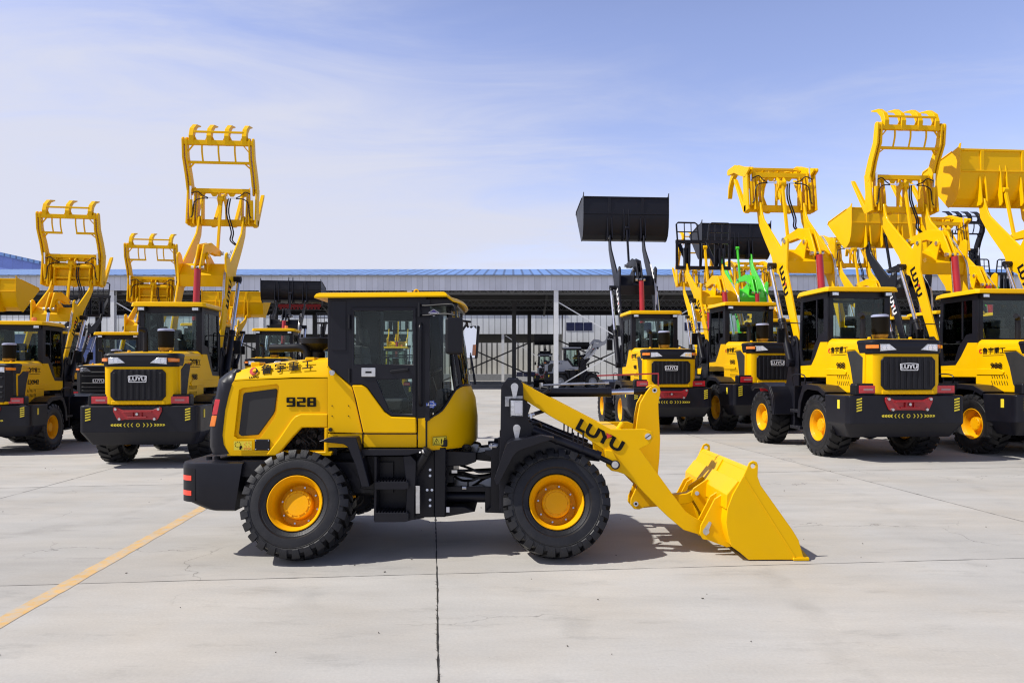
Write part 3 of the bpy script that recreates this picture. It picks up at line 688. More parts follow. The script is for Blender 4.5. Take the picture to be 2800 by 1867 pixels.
    part('lock_bar', lambda b: plate(b, [(1136, 1328), (1148, 1328), (1148, 1404), (1136, 1404)], 7.185, .015), 'steel', fm, bev=.004)
    part('label_plate', lambda b: plate(b, [(1220.5, 1386), (1229, 1386), (1229, 1400), (1220.5, 1400)], 7.355, .01), 'white', fm)
    def hoses(b):
        Y = 7.7
        for pts in ([(1225, 1285), (1270, 1286), (1310, 1284), (1345, 1282)], [(1225, 1290), (1265, 1292), (1300, 1300), (1345, 1296)], [(1230, 1296), (1270, 1300), (1310, 1306), (1345, 1300)],
                    [(1240, 1300), (1262, 1312), (1290, 1313), (1320, 1300), (1345, 1295)], [(1238, 1322), (1265, 1333), (1290, 1330), (1320, 1310), (1345, 1300)], [(1255, 1270), (1285, 1280), (1310, 1290), (1345, 1288)],
                    [(1262, 1215), (1300, 1210), (1312, 1214), (1314, 1220), (1330, 1219), (1345, 1218)], [(1255, 1232), (1268, 1219), (1284, 1220), (1284, 1236)]):
            tube(b, [P3(u, v, Y + random.uniform(-.15, .15)) for u, v in pts], .014, 8)
        tube(b, [P3(1282, 1240, 7.6), P3(1284, 1226, 7.6), P3(1275, 1216, 7.6), P3(1262, 1222, 7.6)], .008, 6)
        bar(b, P3(1280, 1310, 7.7), P3(1280, 1330, 7.7), .02)
    part('hydraulic_hose', hoses, 'rubber', L)
    part('hose_fitting', lambda b: (cyl(b, P3(1337, 1219, 7.5), P3(1358, 1219, 7.5), .02, n=8), cyl(b, P3(1345, 1212, 7.5), P3(1345, 1226, 7.5), .018, n=8), cyl(b, P3(1264, 1333, 7.6), P3(1275, 1333, 7.6), .02, n=8), box(b, P3(1235, 0, 7.5).x, P3(1250, 0, 7.5).x, -.5, -.46, P3(0, 1293, 7.5).z, P3(0, 1285, 7.5).z)), 'steel', L)
    # --- front frame with tower
    def tower(b):
        both(b, [(1370, 1060), (1374, 1051), (1387, 1035.5), (1418, 1035.5), (1430, 1049), (1432, 1093), (1452, 1108), (1442, 1138), (1449, 1158), (1520, 1187), (1600, 1222), (1600, 1250), (1500, 1300), (1440, 1401), (1370, 1401), (1362, 1300), (1368, 1196)], 7.32, .05)
        across(b, [(1365, 1345), (1440, 1345), (1440, 1395), (1365, 1395)], 7.34)
        both(b, [(1326, 1230), (1345, 1230), (1345, 1222), (1362, 1220), (1362, 1196), (1372, 1196), (1372, 1401), (1326, 1401), (1342, 1385), (1342, 1250), (1326, 1240)], 7.5, .08)
        both(b, [(1376, 1060), (1390, 1040), (1416, 1040), (1428, 1052), (1430, 1100), (1430, 1401), (1372, 1401)], 7.52, .05)
        across(b, [(1326, 1330), (1560, 1330), (1560, 1410), (1326, 1401)], 7.6)
        across(b, [(1342, 1230), (1440, 1230), (1440, 1300), (1342, 1300)], 7.6)
        across(b, [(1375, 1110), (1395, 1110), (1395, 1240), (1375, 1240)], 7.56)
        both(b, [(1445, 1160), (1640, 1240), (1640, 1262), (1445, 1240)], 7.5, .06)
        for x in (.437,): cyl(b, (x - CX, -.6, .522), (x - CX, .6, .522), .12, n=20); lathe(b, [(-.22, .05), (-.2, .15), (0, .22), (.2, .15), (.22, .05)], 24, 'y', (x - CX, 0, .522))
    tw = part('front_frame', tower, 'black', L, bev=.008, seg=2)
    def pin(b, u, v, s, ang_):
        m = plane4(P3(u, v, 7.318), (cos(ang_), 0, sin(ang_)), (-sin(ang_), 0, cos(ang_))); q = []
        for k in range(12): a = R(-20 + 220 * k / 11); q.append((.037 * s * cos(a), .037 * s * sin(a)))
        for k in range(6): a = R(200 + 140 * k / 5); q.append((.017 * s * cos(a), -.10 * s + .017 * s * sin(a)))
        patch(b, m, q, .012); cyl(b, m @ Vector((0, 0, .012)), m @ Vector((0, 0, .022)), .027 * s, n=16); cyl(b, m @ Vector((0, -.1 * s, .012)), m @ Vector((0, -.1 * s, .02)), .012 * s, n=6)
    part('pivot_pin', lambda b: (pin(b, 1407, 1057, 1, 0), pin(b, 1413, 1170, 1, 0)), 'steel', tw)
    part('data_plate', lambda b: plate(b, [(1381, 1084), (1429, 1082), (1429, 1111), (1381, 1111)], 7.31, .008), 'plate', tw)
    def hl(b):
        plate(b, [(1393, 1092), (1432, 1092), (1432, 1136), (1426, 1141), (1398, 1141), (1393, 1134)], 7.22, .09)
    hl_ = part('headlight', hl, 'lampglass', tw, bev=.015, seg=2)
    part('lamp_cover', lambda b: plate(b, [(1407, 1099), (1430, 1097), (1430, 1129), (1407, 1131)], 7.213, .005), 'white', hl_, bev=.002)
    part('lamp_frame', lambda b: [bar(b, P3(*a, 7.21), P3(*c, 7.21), .014) for a, c in (((1394, 1090), (1394, 1137)), ((1431, 1092), (1431, 1137)), ((1398, 1138), (1428, 1139)), ((1396, 1091), (1431, 1092)))], 'plastic', hl_)
    def fend(b):
        o = [(1352, 1311), (1356, 1300), (1382, 1222), (1388, 1211), (1398, 1205), (1440, 1199), (1480, 1190), (1516, 1197)]
        i = [(1516, 1199.5), (1482, 1209), (1424, 1229), (1412, 1236), (1402, 1248), (1380, 1290), (1364, 1322), (1358, 1325)]
        ext(b, pl(o + i, 7.05), 'y', -.96, -.94)
        ext(b, pl(o + [(u, v + 6) for u, v in o[::-1]], 7.05), 'y', -.94, -.46)
    def fend2(b):
        bb = bmesh.new(); fend(bb); bmesh.ops.scale(bb, vec=(1, -1, 1), verts=bb.verts); t = bpy.data.meshes.new('x'); bb.to_mesh(t); bb.free(); b.from_mesh(t); bpy.data.meshes.remove(t)
    part('front_fender', fend2, 'black', L, bev=.012, seg=2, ang=50)
    part('front_fender', fend, 'black', L, bev=.012, seg=2, ang=50)
    # --- boom, rocker, link, cylinders
    YB = 7.42
    def boom(b):
        both(b, BOOM_UV, YB, .05)
        across(b, [(1660, 1172), (1700, 1172), (1740, 1225), (1733, 1290), (1700, 1283), (1667, 1230)], YB + .03)
        both(b, [(1655, 1230), (1675, 1232), (1690, 1262), (1672, 1284), (1660, 1276)], 7.36, .08)
        cyl(b, P3(1690, 1175, 7.5), P3(1703, 1155, 7.5), .03, n=10)
    bo = part('boom', boom, 'yellow', L, bev=.007, seg=2)
    dv = (P3(1700, 1229, YB) - P3(1572, 1160, YB)).normalized()
    lm = plane4(P3(1640, 1192, YB - .002), dv, (0, 0, 1))
    part('lettering', lambda b: text(b, 'LUYU', lm @ Matrix.Translation((0, 0, .003)), .158, .004, .042, 1.32), 'ink', bo, label='bold black letters on the boom')
    part('emblem', lambda b: patch(b, lm @ Matrix.Translation((.076, .034, .003)), [(-.034, .028), (.034, .028), (0, -.022)], .006), 'redink', bo, label='red triangle in the boom lettering')
    part('pivot_pin', lambda b: (cyl(b, P3(1772, 1193, YB), P3(1772, 1193, YB - .03), .032, n=18), pin_at(b, P3(1931, 1452, 7.33), 1, R(-22))), 'steel', bo)
    part('pin_slot', lambda b: bar(b, P3(1765, 1198, YB - .03), P3(1779, 1188, YB - .03), .008), 'ink', bo)
    rk = [(1790, 1052), (1777, 1057), (1765, 1072), (1748, 1103), (1742, 1135), (1737, 1175), (1735, 1230), (1740, 1300), (1740, 1326), (1732, 1345), (1724, 1362), (1723, 1378), (1732, 1389), (1746, 1390), (1760, 1384), (1792, 1377), (1798, 1330),
          (1797, 1290), (1801, 1250), (1803, 1200), (1799, 1130), (1798, 1102), (1804, 1070), (1801, 1057)]
    def rocker(b):
        for y in (-.12, .07): ext(b, pl(rk, 7.93), 'y', y, y + .05)
        box(b, P3(1745, 0, 7.93).x, P3(1795, 0, 7.93).x, -.08, .08, P3(0, 1260, 7.93).z, P3(0, 1160, 7.93).z)
    rk_ = part('rocker_arm', rocker, 'yellow', L, bev=.007, seg=2)
    part('pivot_pin', lambda b: (cyl(b, P3(1790, 1067, 7.85), P3(1790, 1067, 7.83) - Vector((0, .0, 0)), .026, n=14), cyl(b, P3(1739, 1377, 7.87), P3(1739, 1377, 7.84), .026, n=14)), 'steel', rk_)
    part('pin_bore', lambda b: (cyl(b, P3(1739, 1377, 7.845), P3(1739, 1377, 7.832), .013, n=12), cyl(b, P3(1790, 1067, 7.835), P3(1790, 1067, 7.822), .014, n=12)), 'ink', rk_)
    part('tilt_link', lambda b: ext(b, strip2(pl([(1739, 1377), (1880, 1362), (1906, 1348)], 7.95), [.10, .11, .1]), 'y', -.06, .06), 'yellow', L, bev=.006)
    def tcyl(b):
        cyl(b, P3(1440, 1073, 8), P3(1667, 1072, 8), .050, n=20); cyl(b, P3(1660, 1072, 8), P3(1671, 1072, 8), .054, n=20); cyl(b, P3(1431, 1073, 8) - Vector((0, .12, 0)), P3(1431, 1073, 8) + Vector((0, .12, 0)), .06, n=16)
        cyl(b, P3(1732, 1070, 8), P3(1775, 1068.5, 8), .036, n=16); cyl(b, P3(1786, 1068, 7.94), P3(1786, 1068, 8.06), .055, n=16)
    tc = part('tilt_cylinder', tcyl, 'black', L)
    part('cylinder_rod', lambda b: cyl(b, P3(1668, 1072, 8), P3(1735, 1070, 8), .03, n=16), 'chrome', tc)
    part('hydraulic_pipe', lambda b: (cyl(b, P3(1480, 1053, 8.0), P3(1665, 1047, 8.0), .011, n=10), cyl(b, P3(1480, 1046, 8), P3(1480, 1060, 8), .02, n=10), cyl(b, P3(1535, 1051, 8), P3(1600, 1049, 8), .018, n=10), cyl(b, P3(1655, 1048, 8), P3(1665, 1047, 8), .018, n=10)), 'steel', tc)
    part('hydraulic_hose', lambda b: (tube(b, [P3(1480, 1058, 7.9), P3(1500, 1062, 7.85), P3(1485, 1075, 7.8), P3(1460, 1085, 7.8)], .012), tube(b, [P3(1510, 1055, 7.9), P3(1500, 1070, 7.85), P3(1470, 1080, 7.75)], .012), tube(b, [P3(1447, 1136, 7.4), P3(1465, 1130, 7.45), P3(1490, 1122, 7.5), P3(1510, 1115, 7.6)], .02), tube(b, [P3(1445, 1160, 7.45), P3(1470, 1156, 7.5), P3(1478, 1165, 7.6)], .018)), 'rubber', L)
    part('hose_fitting', lambda b: (cyl(b, P3(1443, 1138, 7.38), P3(1460, 1132, 7.40), .022, n=10), cyl(b, P3(1448, 1131, 7.38), P3(1452, 1144, 7.38), .02, n=10)), 'steel', L)
    part('level_rod', lambda b: (bar(b, P3(1633, 1027, 8), P3(1801, 1021, 8), .016), bar(b, P3(1800, 1022, 8), P3(1800, 1055, 8), .012)), 'red', L)
    for s in (1, -1):
        def lc(b, s=s):
            def q(u, v): p = P3(u, v, 7.345); return Vector((p.x, p.y * s, p.z))
            cyl(b, q(1456, 1176), q(1640, 1248), .047, n=20); cyl(b, q(1628, 1243), q(1640, 1248), .053, n=20); cyl(b, q(1636, 1248), q(1682, 1270), .026, n=12); cyl(b, q(1682, 1270) + Vector((0, .03, 0)), q(1682, 1270) - Vector((0, .03, 0)), .045, n=16)
            for t in (.35, .7): o = q(1456, 1176).lerp(q(1640, 1248), t); cyl(b, o, o + (q(1640, 1248) - q(1456, 1176)).normalized() * .02, .052, n=18)
            for u in (1567, 1580, 1594): cyl(b, q(u, 1222), q(u + 1, 1182), .009, n=6)
            cyl(b, q(1560, 1216), q(1615, 1238), .018, n=8)
        o = part('lift_cylinder', lc, 'black', L)
        part('pivot_pin', lambda b, s=s: (cyl(b, Vector((P3(1682, 1270, 7.3).x, s * P3(0, 0, 7.3).y, P3(0, 1270, 7.3).z)), Vector((P3(1682, 1270, 7.3).x, s * P3(0, 0, 7.32).y, P3(0, 1270, 7.3).z)), .034, n=18)), 'steel', o)
    # --- bucket
    near = [(2060, 1259), (2049, 1264), (2033, 1300), (2004, 1351), (1989, 1390), (1985, 1428), (1990, 1461), (2001, 1494), (2022, 1509), (2047, 1530), (2205, 1529), (2196, 1519), (2184, 1476), (2167, 1448), (2080, 1326), (2072, 1303), (2073, 1272), (2070, 1263)]
    hole = [(2059 + 6.2 * cos(a), 1274 + 6.2 * sin(a)) for a in [2 * pi * k / 14 for k in range(14)]]
    YN = 7.13; HW = CY - YN
    prof = pl([(2043, 1282), (2033, 1300), (2022, 1320), (2004, 1351), (1992, 1385), (1987, 1428), (1992, 1461), (2004, 1494), (2024, 1509), (2049, 1528)], YN)
    def bucket(b):
        th = .014
        inn = [(x + th, z + th * .4) for x, z in prof]
        x1 = P3(2207, 0, YN).x
        ring = prof + [(x1, .004), (x1, .018), (prof[-1][0] + .02, .022)] + inn[-2::-1]
        ext(b, ring, 'y', -HW + .012, HW - .012)
    bk = part('bucket', bucket, 'yellow', L, ang=28)
    part('end_plate', lambda b: plate(b, near, YN, .016, [hole]), 'yellow', bk, bev=.004)
    part('end_plate', lambda b: ext(b, pl(near, YN), 'y', HW - .016, HW, [pl(hole, YN)]), 'yellow', bk, bev=.004)
    sided('weld_strip', lambda b: both(b, [(2033, 1302), (2036.5, 1301), (2176, 1521), (2172, 1522)], YN - .006, .008), 'yellow', bk, bev=.002)
    def edge(b):
        x0, x1 = P3(2168, 0, YN).x, P3(2212, 0, YN).x
        q = [(x0, -HW - .012), (x1, -HW - .012), (x1 + .10, -.35), (x1 + .10, .35), (x1, HW + .012), (x0, HW + .012)]
        ext(b, q, 'z', .006, .034)
    part('cutting_edge', edge, 'yellow', bk, bev=.005)
    def ribs(b):
        # horizontal bend and stiffeners on the back of the shell
        ri = [(prof[3][0] - .055, prof[3][1] - .01), (prof[2][0] - .01, prof[2][1] + .02), (prof[2][0] + .01, prof[2][1]), (prof[4][0] + .01, prof[4][1] - .02), (prof[4][0] - .02, prof[4][1] - .03)]
        ext(b, ri, 'y', -HW + .02, HW - .02)
        ext(b, [(prof[0][0] - .012, prof[0][1] - .012), (prof[0][0] + .03, prof[0][1] + .02), (prof[0][0] + .04, prof[0][1] - .02), (prof[0][0], prof[0][1] - .04)], 'y', -HW + .02, HW - .02)
        sx = [(x - .02, z) for x, z in prof[:4]] + [(x + .01, z) for x, z in prof[3::-1]]
        for y in (-.03,): ext(b, sx, 'y', y - .05, y + .05)
    part('stiffener', ribs, 'yellow', bk, bev=.005)
    def ears(b, ys):
        pin_ = pl([(1931, 1452)], 7.35)[0]
        for yy in ys:
            t = .022
            o = [(pin_[0] - .07, pin_[1] - .02), (pin_[0] - .04, pin_[1] - .075), (pin_[0] + .02, pin_[1] - .085), (pin_[0] + .20, pin_[1] - .155), (prof[8][0] + .01, prof[8][1] + .01), (prof[6][0] + .01, prof[6][1]), (prof[4][0] + .01, prof[4][1]), (prof[3][0] - .01, prof[3][1] - .01), (pin_[0] + .08, pin_[1] + .33), (pin_[0] - .06, pin_[1] + .06)]
            ext(b, o, 'y', yy - t / 2, yy + t / 2)
    def linkear(b):
        lk = pl([(1906, 1348)], 7.93)[0]
        for yy in (-.10, .10):
            o = [(lk[0] - .075, lk[1] - .02), (lk[0] - .05, lk[1] + .06), (lk[0] + .10, lk[1] + .16), (prof[3][0] + .01, prof[3][1]), (prof[5][0] + .01, prof[5][1]), (prof[7][0] + .005, prof[7][1]), (lk[0] + .09, lk[1] - .30)]
            ext(b, o, 'y', yy - .012, yy + .012)
    for q in (-.66, -.50, .50, .66): part('bucket_ear', lambda b: ears(b, (q,)), 'yellow', bk, bev=.004)
    part('link_bracket', linkear, 'yellow', bk, bev=.004)
    part('link_pin', lambda b: (cyl(b, P3(1906, 1348, 7.89), P3(1906, 1348, 7.865), .022, n=14)), 'steel', bk)
    return L

def pin_at(b, o, s, a_):
    m = plane4(o, (cos(a_), 0, sin(a_)), (-sin(a_), 0, cos(a_))); q = []
    for k in range(12): a = R(200 + 140 * k / 11 - 40); q.append((.035 * s * cos(a), .035 * s * sin(a)))
    for k in range(6): a = R(-20 + 220 * k / 5); q.append((.016 * s * cos(a), .09 * s + .016 * s * sin(a)))
    patch(b, m, q, .012); cyl(b, m @ Vector((0, 0, .012)), m @ Vector((0, 0, .024)), .025 * s, n=16); cyl(b, m @ Vector((0, .09 * s, .012)), m @ Vector((0, .09 * s, .02)), .011 * s, n=6)

# ------------------------------------------------------------------ the parked loaders: nose of the boom towards +y, rear axle at y = 0
PIV = (2.08, 2.56)
def ringplan(yr, yf, w, c, z, n=1):
    """rear-chamfered outline, going round"""
    return [(-w, yf, z), (-w, yr + c, z), (-w + c * .35, yr + c * .35, z), (-w + c, yr, z), (w - c, yr, z), (w - c * .35, yr + c * .35, z), (w, yr + c, z), (w, yf, z)]

def bumper_g(b):
    loft(b, [ringplan(-1.14, -.56, 1.10, .10, .50), ringplan(-1.35, -.52, 1.24, .14, .76), ringplan(-1.38, -.50, 1.25, .14, .79), ringplan(-1.38, -.42, 1.25, .14, 1.34), ringplan(-1.36, -.42, 1.23, .14, 1.36)])
    box(b, -.62, .62, -.6, 1.2, .56, 1.37)

def hood_g(b):
    def ring(z, d, k=0):
        return [(x, y + (0 if y < 0 else 0), z + k * max(0, (y + 1.1)) / 1.5) for x, y, _ in ringplan(-1.36 + d, .44, .765 - d, .19, z)]
    loft(b, [ring(1.375, .02), ring(1.40, 0), ring(2.24, 0), ring(2.40, .02, .03), ring(2.47, .06, .05), ring(2.50, .13, .07)])
    for s in (-1, 1):
        ext(b, [(.40, 1.9), (-.30, 1.9), (-.46, 1.83), (-.40, 1.76), (.40, 1.76)], 'x', s * .755, s * .785)
        ext(b, [(-.42, 2.34), (-1.10, 2.34), (-1.16, 2.28), (-1.14, 1.48), (-1.06, 1.46), (-1.08, 2.14), (-.78, 2.29), (-.42, 2.29)], 'x', s * .755, s * .785)
    for x in (-.45, .45): cyl(b, (x, -.75, 2.5), (x, -.75, 2.56), .035, n=8)
    loft(b, [[(-.56, -1.365, 1.38), (.56, -1.365, 1.38), (.56, -1.365, 1.47), (-.56, -1.365, 1.47)], [(-.54, -1.385, 1.385), (.54, -1.385, 1.385), (.54, -1.385, 1.455), (-.54, -1.385, 1.455)]])

def cap_g(b):
    def ring(z, e, yf=-.86): return ringplan(-1.36 - e, yf, .765 + e, .19, z)
    loft(b, [ring(2.19, .004, -.98), ring(2.21, .022, -.96), ring(2.31, .03, -.92), ring(2.38, .018, -.88), ring(2.44, .028, -.86), ring(2.475, .0, -.84), ring(2.49, -.05, -.84)])
def grille_g(b):
    o = [(-.57, 1.56), (-.49, 1.47), (.49, 1.47), (.57, 1.56), (.57, 2.06), (.50, 2.135), (-.50, 2.135), (-.57, 2.06)]
    ext(b, o, 'y', -1.385, -1.33)
    for i in range(9):
        x = -.48 + .96 * i / 8; h = .05 if abs(x) > .45 else 0
        b2 = [(x - .045, -1.386), (x - .03, -1.405), (x + .012, -1.407), (x + .04, -1.386)]
        ext(b, b2, 'z', 1.49 + h, 2.115 - h)
def grilleold_g(b):
    o = [(-.70, 1.44), (.70, 1.44), (.74, 1.6), (.74, 2.22), (.68, 2.30), (-.68, 2.30), (-.74, 2.22), (-.74, 1.6)]
    ext(b, [(x * .83, z) for x, z in o], 'y', -1.392, -1.33)
    for i in range(6):
        z = 1.52 + i * .13
        if i == 3: continue
        ext(b, [(-1.391, z), (-1.411, z + .02), (-1.411, z + .07), (-1.391, z + .10)], 'x', -.56, .56)
    for s in (-1, 1): loft(b, [[(s * .60, -1.392, z), (s * .76, -1.28, z), (s * .785, -1.05, z), (s * .74, -1.05, z), (s * .70, -1.25, z), (s * .58, -1.35, z)] for z in (1.46, 2.26)])
def badge_g(b):
    m = plane4((0, -1.412, 1.93), (1, 0, 0), (0, 0, 1))
    o = [(-.185, -.06), (-.17, -.072), (.17, -.072), (.185, -.06), (.195, .055), (.18, .07), (0, .082), (-.18, .07), (-.195, .055)]
    i = [(x * .93, y * .80) for x, y in o]
    n = len(o)
    for k in range(n): patch(b, m, [o[k], o[(k + 1) % n], i[(k + 1) % n], i[k]], .006)
    text(b, 'LUYU', m, .115, .005, .022, 1.22)
def headlamp_g(b, s):
    loft(b, [[(s * x, y, z) for x, y, z in q] for q in ([(.25, -1.385, 2.27), (.605, -1.388, 2.24), (.605, -1.388, 2.395), (.40, -1.38, 2.395)], [(.26, -1.41, 2.275), (.598, -1.412, 2.25), (.598, -1.412, 2.385), (.405, -1.408, 2.388)])])
def lampeye_g(b, s):
    for x in (.44, .53): cyl(b, (s * x, -1.405, 2.318), (s * x, -1.420, 2.318), .040, n=14)
def indic_g(b, s):
    def row(z, o): return [(s * x, y, z) for x, y in ((.625 + o, -1.392 - o), (.735 + o, -1.335 - o), (.798 + o, -1.225 - o))] + [(s * x, y, z) for x, y in ((.77, -1.20), (.70, -1.30), (.61, -1.37))]
    loft(b, [row(2.30, .004), row(2.31, .012), row(2.365, .012), row(2.375, .0)])
def sidevent_g(b):
    for s in SS:
        ext(b, [(-.46, 2.26), (-.78, 2.27), (-1.06, 2.12), (-1.05, 1.55), (-1.02, 1.50), (-.74, 1.52), (-.70, 1.56), (-.60, 1.93)], 'x', s * .76, s * .778)
def louvre_g(b, z):
    for s in SS:
        for i in range(7):
            y = -.55 + i * .075
            ext(b, [(y, z), (y + .016, z), (y + .05, z + .09), (y + .034, z + .09)], 'x', s * .764, s * .770)
def sidetext_g(b, num):
    for s in SS:
        m = plane4((s * .787, -.22, 1.96), (0, s, 0), (0, 0, 1)); text(b, num, m, .18, .003, .010, 1.3)
        m = plane4((s * .762, -.12, 2.29), (0, s, 0), (0, 0, 1)); text(b, '鲁宇重工', m, .16, .006, .008, 1.1)
        patch(b, m @ Matrix.Translation((0, -.10, 0)), [(-.33, 0), (.26, 0), (.33, .012), (-.33, .012)], .005)
def sidemark_g(b):
    for s in SS:
        m = plane4((s * .764, -.12 - s * .40, 2.30), (0, s, 0), (0, 0, 1)); q = [(.055 * cos(R(a)), .055 * sin(R(a))) for a in range(60, 331, 30)]
        q += [(.03 * cos(R(a)) + .01, .035 * sin(R(a))) for a in range(330, 59, -30)]; patch(b, m, q, .006)

def tow_g(b):
    m = plane4((0, -1.383, 1.18), (1, 0, 0), (0, 0, 1))
    o = [(-.50, .135), (-.46, .145), (-.30, .085), (.30, .085), (.46, .145), (.50, .135), (.50, .06), (.42, -.11), (.37, -.14), (.27, -.115), (-.27, -.115), (-.37, -.14), (-.42, -.11), (-.50, .06)]
    patch(b, m, o, .03); patch(b, m @ Matrix.Translation((0, 0, .03)), [(-.30, .045), (.30, .045), (.30, .06), (-.30, .06)], .05)
    patch(b, m @ Matrix.Translation((0, 0, .03)), [(-.20, -.075), (.20, -.075), (.20, -.055), (-.20, -.055)], .05)
    for x in (-.1, .08): patch(b, m @ Matrix.Translation((0, 0, .03)), [(x, -.055), (x + .02, -.055), (x + .02, .045), (x, .045)], .04)
def towbolt_g(b): cyl(b, (0, -1.41, 0), (0, -1.45, 0), .034, .028, n=12)
def chevron_g(b):
    m = plane4((0, -1.384, .945), (1, 0, 0), (0, 0, 1))
    for s in (-1, 1):
        for k in range(3):
            x = .10 + k * .075
            patch(b, m, [(s * x, .04), (s * (x + .022), .04), (s * (x + .05), 0), (s * (x + .022), -.04), (s * x, -.04), (s * (x + .028), 0)], .003)
        for k in range(4):
            x = .33 + k * .058
            patch(b, m, [(s * x, .036 - .003 * k), (s * (x + .05), .018), (s * (x + .056), 0), (s * (x + .05), -.018), (s * x, -.036 + .003 * k), (s * (x + .018), 0)], .003)
    q = [(.042 * cos(2 * pi * k / 8), .042 * sin(2 * pi * k / 8)) for k in range(8)]; i = [(x * .6, y * .6) for x, y in q]
    for k in range(8): patch(b, m, [q[k], q[(k + 1) % 8], i[(k + 1) % 8], i[k]], .003)
def stripes_g(b):
    for s in SS:
        n = plane4((s * 1.03, -1.383, 1.16), (1, 0, 0), (0, 0, 1))
        for k in range(5): z = -.13 + k * .056; patch(b, n, [(-.055, z), (.055, z + s * 0 + .028), (.055, z + .058), (-.055, z + .03)], .003)
def sidest_g(b):
    for s in SS:
        n = plane4((s * 1.253, -1.0, 1.17), (0, s, 0), (0, 0, 1)); patch(b, n, [(-.045, -.09), (.045, -.09), (.045, .09), (-.045, .09)], .003)

def taillamp_g(b, s):
    x = s * .82
    o = [(x - .24, 1.365), (x + .24, 1.365), (x + .24, 1.56), (x + .21, 1.60), (x - .21, 1.60), (x - .24, 1.56)]
    ext(b, o, 'y', -1.30, -1.08)
def taillens_g(b, s):
    x = s * .82; box(b, x - .17, x + .21, -1.315, -1.29, 1.40, 1.555)
def tailstrip_g(b, s):
    x = s * .82; box(b, x - .08, x + .12, -1.322, -1.31, 1.455, 1.495)

def chassis_g(b):
    box(b, -.42, .42, -1.1, 1.35, .5, 1.0); box(b, -.5, .5, .2, 1.4, 1.0, 1.68)
    for y in (0, 2.9):
        cyl(b, (-.8, y, .665), (.8, y, .665), .14, n=16); lathe(b, [(-.28, .06), (-.24, .2), (0, .27), (.24, .2), (.28, .06)], 20, 'x', (0, y, .62))
    box(b, -.32, .32, 1.30, 1.75, .55, .75); box(b, -.32, .32, 1.30, 1.75, .8, .97); cyl(b, (0, 1.62, .5), (0, 1.62, 1.35), .12, n=12); box(b, -.2, .2, 1.6, 3.0, .56, .9)
def axlehub_g(b):
    pass
def tower_g(b):
    o = [(1.85, .6), (1.84, 2.3), (1.92, 2.62), (2.02, 2.72), (2.15, 2.72), (2.26, 2.60), (2.34, 2.2), (2.5, 1.55), (3.35, 1.30), (3.35, .55), (2.2, .5)]
    for s in (-1, 1):
        ext(b, o, 'x', s * .68, s * .73); ext(b, o, 'x', s * .52, s * .57)
        cyl(b, (s * .51, 2.08, 2.56), (s * .76, 2.08, 2.56), .09, n=14); cyl(b, (s * .6, 2.1, 2.05), (s * .84, 2.1, 2.05), .06, n=12)
    box(b, -.53, .53, 1.87, 2.3, .6, 1.95); box(b, -.53, .53, 2.3, 3.3, .55, 1.25); box(b, -.2, .2, 1.95, 2.2, 1.95, 2.8)
def fender_g(b, s, y0, front):
    if front: o = [(-.80, .78), (-.72, 1.20), (-.52, 1.47), (-.15, 1.56), (.42, 1.53), (.62, 1.42)]
    else: o = [(-.42, 1.40), (-.1, 1.53), (.45, 1.56), (.62, 1.48), (.80, 1.18), (.86, .80)]
    o = [(y + y0, z) for y, z in o]; c = (y0, .66)
    i = [(y + (c[0] - y) * .045, z + (c[1] - z) * .045) for y, z in o]
    j = [(y + (c[0] - y) * .13, z + (c[1] - z) * .13) for y, z in o]
    ext(b, o + i[::-1], 'x', s * .66, s * 1.20); ext(b, o + j[::-1], 'x', s * 1.20, s * 1.235)
def step_g(b, s):
    for z, x1 in ((.50, 1.14), (.88, 1.14)):
        box(b, *sorted((s * .82, s * x1)), .92, 1.42, z, z + .05)
        for k in range(7): y = .94 + k * .07; ext(b, [(y, z + .05), (y + .05, z + .05), (y + .025, z + .075)], 'x', s * 1.0, s * x1)
    for y in (.92, 1.40): box(b, *sorted((s * .8, s * 1.05)), y - .02, y + .02, .5, 1.5)
    box(b, *sorted((s * .5, s * .86)), .9, 1.44, .55, 1.6)
    tube(b, [(s * 1.1, .75, 1.55), (s * 1.12, .75, 1.75), (s * 1.12, 1.3, 1.75), (s * 1.1, 1.35, 1.5)], .016, 6)

def cabframe_g(b):
    for s in (-1, 1):
        o = [(.42, 2.50), (.74, 2.52), (.97, 2.20), (1.16, 1.99), (1.70, 1.97), (1.78, 2.4), (1.70, 3.63), (.42, 3.63)]
        h = [[(.60, 2.72), (.80, 2.70), (1.06, 2.42), (1.20, 2.10), (1.60, 2.08), (1.67, 2.4), (1.60, 3.50), (.60, 3.50)]]
        ext(b, o, 'x', s * .69, s * .735, h)
        box(b, *sorted((s * .685, s * .60)), .42, .50, 2.5, 3.63)
        bar(b, (s * .70, .95, 2.6), (s * .70, .95, 3.5), .045)
        tube(b, [(s * .74, 1.55, 2.2), (s * .79, 1.55, 2.25), (s * .79, 1.58, 3.0), (s * .74, 1.58, 3.05)], .014, 6)
        box(b, *sorted((s * .735, s * .752)), 1.0, 1.12, 2.52, 2.56)
    box(b, -.60, .60, .425, .50, 2.50, 2.60); box(b, -.60, .60, .425, .50, 3.48, 3.63)
    box(b, -.69, .69, 1.62, 1.70, 3.5, 3.63); box(b, -.69, .69, 1.66, 1.76, 1.95, 2.15)
    for x in (-.22, .22): bar(b, (x * 3.0, 1.72, 2.1), (x * 3.0, 1.66, 3.55), .06)
    box(b, -.68, .68, .52, 1.7, 3.54, 3.60)
    box(b, -.68, .68, .5, 1.7, 1.70, 1.76)
